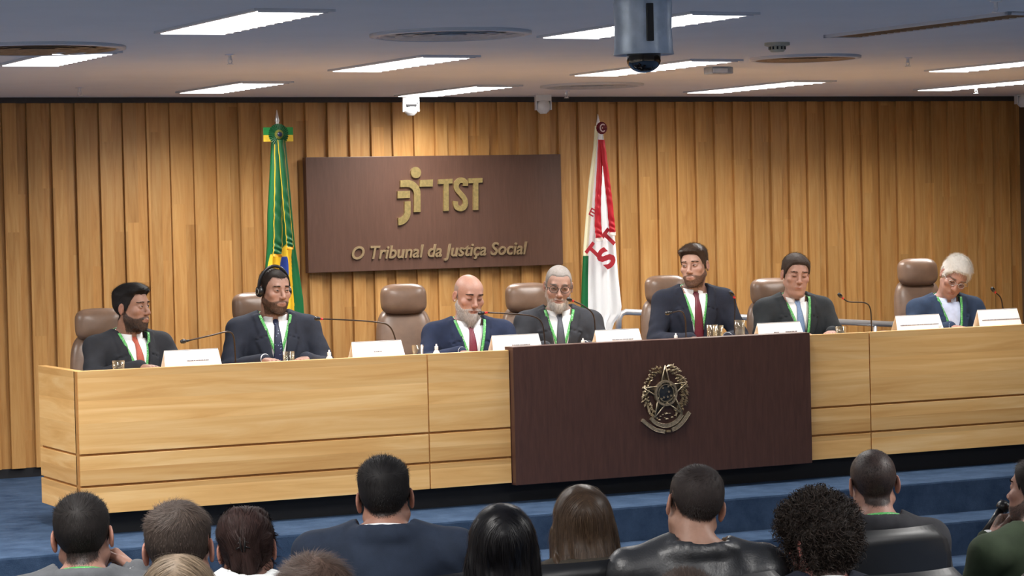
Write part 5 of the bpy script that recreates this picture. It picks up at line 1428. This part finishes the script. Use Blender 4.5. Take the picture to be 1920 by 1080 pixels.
# letters sewn on the cloth
def letters(s, px, py, size, rot, shear, mat, name, sxz=(1, 1)):
    me = text_mesh(s, size, .004, shear, bold=size*.04); c = at(px, py, Y=YF-.135)-oxy; R = Matrix.Rotation(rot, 3, 'Y')
    P_ = np.array([v.co for v in me.vertices]); mx, my = (P_.max(0)+P_.min(0))[:2]/2
    for v in me.vertices: v.co = c+R @ Vector(((v.co.x-mx)*sxz[0], -.004-v.co.z, (v.co.y-my)*sxz[1]))
    link(name, me, mat, o, False)
RL = plain('red_letters', srgb(168, 24, 40), .55)
letters('S', 1136, 484, .19, math.radians(-48), 0, RL, 'sewn_letter', (1.15, 1.0)); letters('T', 1113, 472, .14, math.radians(-48), 0, RL, 'sewn_letter'); letters('T', 1141, 447, .15, math.radians(-48), 0, RL, 'sewn_letter')
letters('ITI', 1110, 398, .05, math.radians(-62), 0, RL, 'sewn_lettering')
# ------------------------------------------------------------------ the panel
def FB(n, *c): return fabric('suit_'+n, tuple(q*.8 for q in srgb(*c)[:3])+(1,), .85, 700, .0, .3)
def tie_mat(n, c, dots=None):
    if n in MATS: return MATS[n]
    k = NT(n); v = k.coords((1, 1, 1))
    if dots:
        x = k.n('ShaderNodeTexVoronoi'); k.l(v, x.inputs['Vector']); x.inputs['Scale'].default_value = 75
        k.set(k.ramp(x.outputs['Distance'], [(.16, dots), (.22, c)]), .5, 0, .4)
    else: f = k.noise(v, 260, 2); k.set(k.ramp(f, [(.3, tuple(q*.8 for q in c[:3])+(1,)), (.7, tuple(min(1, q*1.2) for q in c[:3])+(1,))]), .5, 0, .4)
    MATS[n] = k.m; return k.m
GPN = 'men seated at the bench'
def head_on(px, py, Y): return at(px, py, Y=Y)
P = {}
P[1] = person('seated bearded man in charcoal suit and rust tie at the left end of the bench', head_on(247, 578, -2.40), math.radians(8), head=(30, 0, 0), lean=.05,
    skin=srgb(176, 128, 104), haircol=srgb(26, 24, 25), side=.006, top=.020, temple=.018, quiff=.014, beard=.85, beardcol=srgb(54, 44, 40), blen=.007, jacket=FB('charcoal', 44, 46, 52), tie=tie_mat('rust', srgb(168, 78, 58)),
    shirt=srgb(236, 238, 244), lanyard=True, eyes=.55, hname='black', fat=1.12, gaze=(.1, 0), comb=(.2, -.9, .15), shoulder=.195, lan_z=.26, vdepth=.34, dens=1.2)
P[2] = person('seated bearded man wearing headphones in dark blue suit and dotted navy tie', head_on(514, 546, -2.40), math.radians(-12), head=(22, 4, 2), lean=.05,
    skin=srgb(190, 142, 120), haircol=srgb(44, 36, 32), side=.004, top=.008, temple=.03, recede=.012, beard=.75, beardcol=srgb(70, 52, 42), blen=.006, jacket=FB('navy', 42, 47, 60), tie=tie_mat('navy_dots', srgb(30, 36, 64), srgb(150, 160, 190)),
    shirt=srgb(226, 230, 240), lanyard=True, eyes=.45, hname='brown', fat=1.18, hw=1.04, shoulder=.20, lan_z=.22, lan_x=.0)
P[3] = person('bald man with long grey beard in navy suit speaking into a microphone', head_on(879, 556, -2.65), math.radians(-14), head=(12, 14, 3), lean=.22,
    skin=srgb(200, 146, 124), hair='bald', haircol=srgb(128, 118, 114), beard=.55, beardcol=srgb(176, 168, 164), blen=.009, bvol=.004, bchin=.045, chinlen=1.4, jacket=FB('blue', 36, 46, 72), tie=tie_mat('wine', srgb(108, 38, 54)),
    shirt=srgb(232, 236, 246), lanyard=True, eyes=0, hname='greyfringe', browcol=srgb(70, 58, 54), mouth=.0035, fat=1.15, hw=1.03, shoulder=.20, lan_z=.28, lan_x=.01)
P[4] = person('smiling man with round glasses and short grey beard in charcoal suit', head_on(1047, 538, -2.57), math.radians(-22), head=(-2, 12, 4), lean=.2,
    skin=srgb(196, 148, 126), hair='short', haircol=srgb(128, 122, 118), side=.004, top=.006, hl_side=.006, hl_top=.010, temple=.03, recede=.02, beard=.35, beardcol=srgb(182, 176, 170), blen=.005, bvol=.001, bchin=.012, bdens=.8, smile=1, eyes=.35,
    jacket=FB('grey', 54, 56, 62), tie=tie_mat('greytie', srgb(72, 74, 84)), shirt=srgb(230, 234, 240), lanyard=True, hname='grey', mouth=.0045, teeth=1, shoulder=.19, fat=1.05, lan_z=.24)
P[5] = person('tall upright young bearded man in dark navy suit and wine tie', head_on(1302, 499, -2.40), math.radians(-16), head=(-34, 3, -3), lean=.04,
    skin=srgb(206, 156, 132), haircol=srgb(66, 52, 44), side=.007, top=.018, quiff=.014, beard=.7, beardcol=srgb(76, 54, 42), blen=.004, jacket=FB('midnight', 36, 40, 54), tie=tie_mat('wine2', srgb(98, 30, 44)),
    shirt=srgb(236, 238, 244), lanyard=True, eyes=.5, gaze=(-.4, -.1), hname='midbrown', comb=(.5, -.5, .3), shoulder=.19, lan_z=.30, vdepth=.36, lan_x=.0, hrough=.38)
P[6] = person('clean-shaven man with fringe in charcoal suit and pale blue tie', head_on(1492, 516, -2.40), math.radians(-14), head=(-4, 8, 4), lean=.05,
    skin=srgb(204, 152, 130), haircol=srgb(62, 50, 44), side=.012, top=.018, recede=-.01, jacket=FB('slate', 46, 50, 54), tie=tie_mat('paleblue', srgb(112, 136, 172)), shirt=srgb(236, 238, 242),
    lanyard=True, eyes=0, hname='cocoa', comb=(.6, -.9, -.1), shoulder=.185, lan_z=.28, hw=1.03, jowl=1, lan_x=.02)
P[7] = person('white-haired man with thin glasses looking down in blue suit and open pale shirt', head_on(1789, 520, -2.54), math.radians(-14), head=(-14, 30, 24), lean=.16,
    skin=srgb(196, 142, 120), haircol=srgb(214, 210, 204), side=.016, top=.022, nf=90, hl_side=.016, hl_top=.024, lift=.5, jacket=FB('steelblue', 46, 62, 88), shirt=srgb(190, 200, 226), lanyard=True, eyes=0, hname='white', browcol=srgb(130, 120, 112),
    hvar=.18, shoulder=.19, off=(.035, .02), lan_z=.30, lan_x=.02, neck=.17, dens=1.3, badge=True)

def glasses(i, label, rim=.0016, r=.024, mat=None, zo=.008, round_=True):
    f = P[i]; o = empty('eyeglasses', (0, 0, 0), 0, label, 'eyeglasses'); fr = f['fr']; mw = f['root'].matrix_basis
    def T(p): return mw @ Vector(fr.out(p))
    base = T((0, -.115, zo)); o.location = base; L = lambda p: T(p)-base
    rm = MB()
    for s in (-1, 1): rm.tube([L((s*.033+r*math.cos(a)*1.1, -.104+abs(math.cos(a))*.0+.010*(s*math.cos(a)*.5+.5), zo+r*.88*math.sin(a))) for a in np.linspace(0, 6.2832, 26)], rim, 8, cap=False)
    rm.tube([L((-.010, -.108, zo+.006)), L((0, -.114, zo+.008)), L((.010, -.108, zo+.006))], rim, 8); rm.build('rims', mat or M['blackp'], o, True)
    for s in (-1, 1):
        t = MB(); t.tube([L((s*.059, -.094, zo+.006)), L((s*.078, -.080, zo+.006)), L((s*.083, .0, zo+.006)), L((s*.082, .022, zo-.02))], rim, 8); t.build('temple', mat or M['blackp'], o, True)
        g = MB(); n_ = 24; vs_ = [g.bm.verts.new(L((s*.033+r*math.cos(a)*1.08, -.104+.010*(s*math.cos(a)*.5+.5), zo+r*.86*math.sin(a)))) for a in [6.2832*j/n_ for j in range(n_)]]; g.bm.faces.new(vs_)
        gl = g.build('lens', M['glass'], o); md = gl.modifiers.new('thickness', 'SOLIDIFY'); md.thickness = .0015
bpy.context.view_layer.update()
glasses(4, 'thin dark round glasses on the smiling grey-bearded man')
glasses(7, 'thin metal glasses on the white-haired man', .0013, .020, M['steel'])
# headphones of the second man
f = P[2]; fr = f['fr']; mw = f['root'].matrix_basis; T = lambda p: mw @ Vector(fr.out(p)); base = T((0, .0, .135))
o = empty('headphones', base, 0, 'black headphones with round ear pads on the second man from the left', 'headphones'); L = lambda p: T(p)-base
m_ = MB(); m_.tube([L((.100*math.sin(a), .004, .020+.122*math.cos(a))) for a in np.linspace(-1.75, 1.75, 30)], .0042, 10, flat=2.2); m_.build('headband', M['blackp'], o, True)
for s in (-1, 1):
    m_ = MB(); m_.tube([L((s*.078, .006, -.002)), L((s*.086, .006, -.002)), L((s*.102, .006, -.002)), L((s*.108, .006, -.002))], [.026, .032, .030, .018], 24); m_.build('ear_cup', M['blackp'], o, True)
    m_ = MB(); m_.tube([L((s*.1085, .006+.016*math.cos(a), -.002+.016*math.sin(a))) for a in np.linspace(0, 6.283, 20)], .0012, 6, cap=False); m_.build('cup_ring', M['grey'], o, True)
# ------------------------------------------------------------------ the audience
ROW = {'F': -8.75, 'N': -9.50, 'NN': -10.26}
G180 = math.pi
def aud(label, px, py, row, rz, head=(0, 0, 0), dy=0, **kw):
    q = at(px, py+20, Y=ROW[row]+dy); kw['haircol'] = tuple(c_*.72 for c_ in kw['haircol'][:3])+(1,); kw.setdefault('arms', 'lap'); kw.setdefault('neck', .155)
    i = person(label, q, G180+math.radians(rz), head=head, floor=ZF, face=kw.pop('face', False), near=True, **kw); i['q'] = q; return i
LEATH = leather('black_jacket_leather', srgb(44, 45, 48), .34, .9)
A = {}
DA = {1: pix(at(156, 1008, Y=ROW['F']))[2], 12: pix(at(1944, 925, Y=ROW['F']+.15))[2]}
A[1] = aud('man in grey jacket with green lanyard resting his cheek on his hand, front left', 156, 988, 'F', -20, (-4, 4, 4), skin=srgb(186, 134, 112), haircol=srgb(30, 26, 25), hname='a1', neck=.142, side=.007, top=.012, jacket=FB('midgrey', 96, 98, 102), lanyard=True, hw=1.02,
    reach={0: (at(256, 1074, D=DA[1]+.06), at(212, 1034, D=DA[1]+.10)-at(256, 1074, D=DA[1]+.04), -rt*.9+fw*.2, -up*.6-fw*.5-rt*.5, .8)}, fine_hands=(1, 0), shirt=srgb(240, 240, 240))
A[2] = aud('man with greying brown crop and protruding ears, seen from behind at lower left', 336, 1012, 'N', -24, (-2, 0, 2), skin=srgb(190, 138, 118), haircol=srgb(74, 62, 55), hname='a2', side=.009, top=.016, whorl=True, thin=.004, hw=1.08, jacket=FB('darkgrey2', 60, 60, 64), dens=1.3, hs=1)
A[3] = aud('woman with twisted dark auburn bun and clip, white jacket, seen from behind', 464, 1012, 'F', -24, (-2, 6, 3), skin=srgb(190, 134, 112), haircol=srgb(58, 40, 37), hname='a3', neck=.125, hair='bun', side=.012, top=.016, jacket=fabric('white_wool', srgb(226, 230, 230), .8), shirt=srgb(230, 230, 230), shoulder=.155, fat=.9)
A[4] = aud('person with ash blond hair at the bottom edge in the nearest row', 338, 1128, 'NN', -24, (0, 4, 0), dy=-.1, skin=srgb(190, 140, 120), haircol=srgb(124, 106, 86), hname='a4', hair='long', side=.014, top=.016, len=.20, jacket=FB('black4', 34, 34, 36), shoulder=.155, fat=.9, hvar=.5)
A[5] = aud('person with tousled brown hair at the bottom edge, left of centre', 592, 1128, 'NN', -24, (0, 4, 0), skin=srgb(188, 138, 116), haircol=srgb(66, 50, 42), hname='a5', side=.014, top=.020, nf=80, lift=.35, whorl=True, jacket=FB('brown5', 56, 48, 44), hl_top=.03, hl_side=.02, hw=1.08)
A[6] = aud('man with short black hair in navy suit jacket, seen from behind left of centre', 722, 916, 'F', -28, (4, 2, 4), skin=srgb(182, 128, 104), haircol=srgb(28, 26, 27), hname='a6', neck=.128, nape=.025, side=.006, top=.016, jacket=FB('navy6', 40, 50, 68), shoulder=.215, fat=1.12, shirt=srgb(240, 240, 244), dens=1.2)
A[7] = aud('woman with long straight black hair seen from behind at bottom centre', 942, 1011, 'N', -24, (0, 4, 0), skin=srgb(190, 140, 120), haircol=srgb(22, 21, 24), hname='a7', hair='long', side=.014, top=.014, len=.34, yb=.09, wide=.115, jacket=None, shirt=srgb(216, 208, 206), collar=False, shoulder=.155, fat=.9, hvar=.35, hrough=.36)
A[8] = aud('woman with long brown hair seen from behind, right of the black-haired woman', 1092, 965, 'F', -20, (0, 2, 2), skin=srgb(190, 140, 120), haircol=srgb(94, 75, 60), hname='a8', hair='long', side=.014, top=.014, len=.36, yb=.12, wide=.165, jacket=FB('brown8', 62, 56, 48), shoulder=.16, fat=.92, hvar=.55, hrough=.38)
A[9] = aud('man with faded haircut in black leather jacket, seen from behind', 1302, 930, 'N', -22, (8, 4, -10), dy=.25, skin=srgb(190, 140, 114), haircol=srgb(52, 44, 42), hname='a9', side=.004, top=.010, hl_side=.004, hl_top=.014, nape=.03, whorl=True, jacket=LEATH, shoulder=.21, fat=1.12, crease=.016, hw=1.04, shirt=srgb(60, 60, 66), collar=False)
A[10] = aud('person with big curly dark brown hair in dark navy jacket, seen from behind', 1534, 996, 'N', -18, (24, 6, 6), dy=.0, skin=srgb(206, 130, 120), haircol=srgb(52, 43, 38), hname='a10', hair='curly', side=.031, top=.034, nf=42, jacket=FB('navy10', 30, 34, 48), shoulder=.19, dens=1.5, shirt=srgb(60, 62, 80), hvar=.7, nape=-.03)
A[11] = aud('man with buzz cut, white collar and green lanyard, seen from behind on the right', 1637, 889, 'F', -18, (-2, 4, 2), dy=.1, skin=srgb(190, 138, 116), haircol=srgb(34, 31, 31), hname='a11', hair='buzz', hl_side=.006, jacket=FB('iron11', 54, 54, 58), lanyard=True, shoulder=.18, shirt=srgb(244, 244, 246), badge=False)
A[12] = aud('bearded man in olive green jacket at the right edge holding a microphone', 1944, 905, 'F', 6, (14, -4, -6), dy=.15, skin=srgb(188, 134, 110), haircol=srgb(40, 32, 30), hname='a12', side=.008, top=.014, beard=.7, beardcol=srgb(50, 40, 36), blen=.006, jacket=FB('olive', 50, 62, 44), shoulder=.225, fat=1.2, off=(-.06, 0), face=True,
    reach={1: (at(1858, 1012, D=DA[12]+.05), at(1872, 980, D=DA[12]+.06)-at(1858, 1012, D=DA[12]+.05), rt*.9, fw*-.3+up+rt*.3, .95)}, fine_hands=(0, 1), shirt=srgb(240, 240, 240))
A[13] = aud('top of a dark-haired head at the bottom edge below the leather jacket', 1286, 1140, 'NN', -20, (0, 0, 0), skin=srgb(180, 130, 108), haircol=srgb(60, 48, 42), hname='a13', side=.008, top=.014, jacket=FB('black13', 30, 30, 34), dy=0)

# claw clip in the bun, earring
f = A[3]; fr = f['fr']; mw = f['root'].matrix_basis; Tt = lambda p: mw @ Vector(fr.out(p)); base = Tt((0, .125, .02))
o = empty('hair_clip', base, 0, 'dark claw clip holding the auburn bun', 'hair clip'); L = lambda p: Tt(p)-base
for s in (-1, 1):
    m_ = MB(); m_.tube([L((s*.003, .122, .052)), L((s*.007, .130, .036)), L((s*.006, .130, .014)), L((s*.003, .124, -.002))], [.0015, .0035, .0035, .0015], 8)
    for z_ in (.040, .028, .014): m_.tube([L((s*.007, .129, z_)), L((s*.018, .127, z_-.004)), L((s*.024, .118, z_-.008))], [.0022, .0018, .0008], 6)
    m_.build('claw', M['blackp'], o, True)
# hand microphone of the man at the right edge
f = A[12]; mw = f['root'].matrix_basis
pm = at(1850, 992, D=DA[12]+.10); pt = at(1880, 952, D=DA[12]+.12); o = empty('hand_microphone', pm, 0, 'dark hand-held microphone raised by the man at the right edge', 'microphone'); d = (pt-pm)
m_ = MB(); m_.tube([d*-.2, d*.5, d*.85], [.010, .012, .015], 16); m_.build('handle', M['blackp'], o, True)
m_ = MB(); m_.tube([d*.86, d*.90, d*1.05, d*1.2, d*1.28], [.015, .023, .026, .022, .006], 18); m_.build('grille', M['blackp'], o, True)

# ------------------------------------------------------------------ black audience seats
def make_seat():
    o = empty('audience_seat', (0, 0, 0), 0, 'x', 'seat')
    W, H = .27, .25
    def shell(name, w_, z0, z1, y0, th, mat, lean=-.13, edge=.05):
        m_ = MB(); n = 18; rows = []
        pts = []
        for j in range(15):
            t = j/14; z_ = z0+(z1-z0)*t; ww = w_*(1-.03*t) if t < .8 else w_*(.976-.35*((t-.8)/.2)**3)
            rows.append((z_, ww, y0+lean*(z_-z0)))
        R_ = []
        for z_, ww, y_ in rows:
            e_ = []
            for i in range(n+1):
                u = -1+2*i/n; e_.append((ww*u, y_-.03*(1-u*u), z_))
            R_.append(e_)
        V, F = [], []
        J_, I_ = len(R_), n+1
        for side in (0, 1):
            for j, e_ in enumerate(R_):
                for i, p in enumerate(e_):
                    u = -1+2*i/n; k_ = (1-abs(u)**8)**.5*(1-(max(0, j/(J_-1)*2-1))**8)**.5; V.append((p[0], p[1]+(th*k_ if side else 0), p[2]+0))
        for side in (0, 1):
            for j in range(J_-1):
                for i in range(n):
                    a = side*J_*I_+j*I_+i; q = (a, a+1, a+1+I_, a+I_); F.append(q if side == 0 else q[::-1])
        me = bpy.data.meshes.new(name); me.from_pydata(V, [], F); bm_ = bmesh.new(); bm_.from_mesh(me); bmesh.ops.remove_doubles(bm_, verts=bm_.verts, dist=1e-5); bmesh.ops.holes_fill(bm_, edges=[e for e in bm_.edges if e.is_boundary], sides=100); bmesh.ops.recalc_face_normals(bm_, faces=bm_.faces); bm_.to_mesh(me); bm_.free()
        return link(name, me, mat, o)
    shell('backrest', .245, .38, 1.125, .0, .075, M['bleather'])
    shell('back_shell', .215, .42, .93, -.035, .035, M['blackp'])
    m_ = MB(); m_.box(-.24, .24, .06, .50, .38, .47, .035); m_.build('cushion', M['bleather'], o, True)
    for s in (-1, 1):
        m_ = MB(); m_.box(s*.285-.025, s*.285+.025, .04, .42, .60, .635, .012); m_.build('armrest', M['bleather'], o, True)
        m_ = MB(); m_.box(s*.285-.02, s*.285+.02, .10, .32, .0, .60, .008); m_.build('side_frame', M['blackp'], o, True)
    return o
st0 = make_seat(); first = True
def seat_at(x, y, rz, label):
    global first
    o = st0 if first else copy_tree(st0); first = False
    o.location = (x, y, ZF); o.rotation_euler = (0, 0, rz); o['label'] = label; o['group'] = 'black leather audience seats'; return o
who = {1: 'the man with his hand on his cheek', 2: 'the grey-brown cropped man', 3: 'the woman in the white jacket', 4: 'the ash blond person', 5: 'the tousled person', 6: 'the man in the navy jacket', 7: 'the woman with long black hair', 8: 'the woman with long brown hair', 9: 'the man in the leather jacket', 10: 'the curly-haired person', 11: 'the buzz-cut man', 12: 'the man in the olive jacket', 13: 'the head at the bottom edge'}
for i, f in A.items():
    r = f['root'].location; dx_ = {6: -.05, 8: -.21, 10: .045, 11: -.20, 12: .06}.get(i, -.12)
    seat_at(r.x+dx_, r.y-.27, 0, 'black leather seat behind the back of '+who[i])
for px, row, lab in ((1994, 'N', 'black leather seat cut by the bottom right corner'),):
    q = at(px, 1064, Y=ROW[row]-.35); seat_at(q.x, q.y, 0, lab)
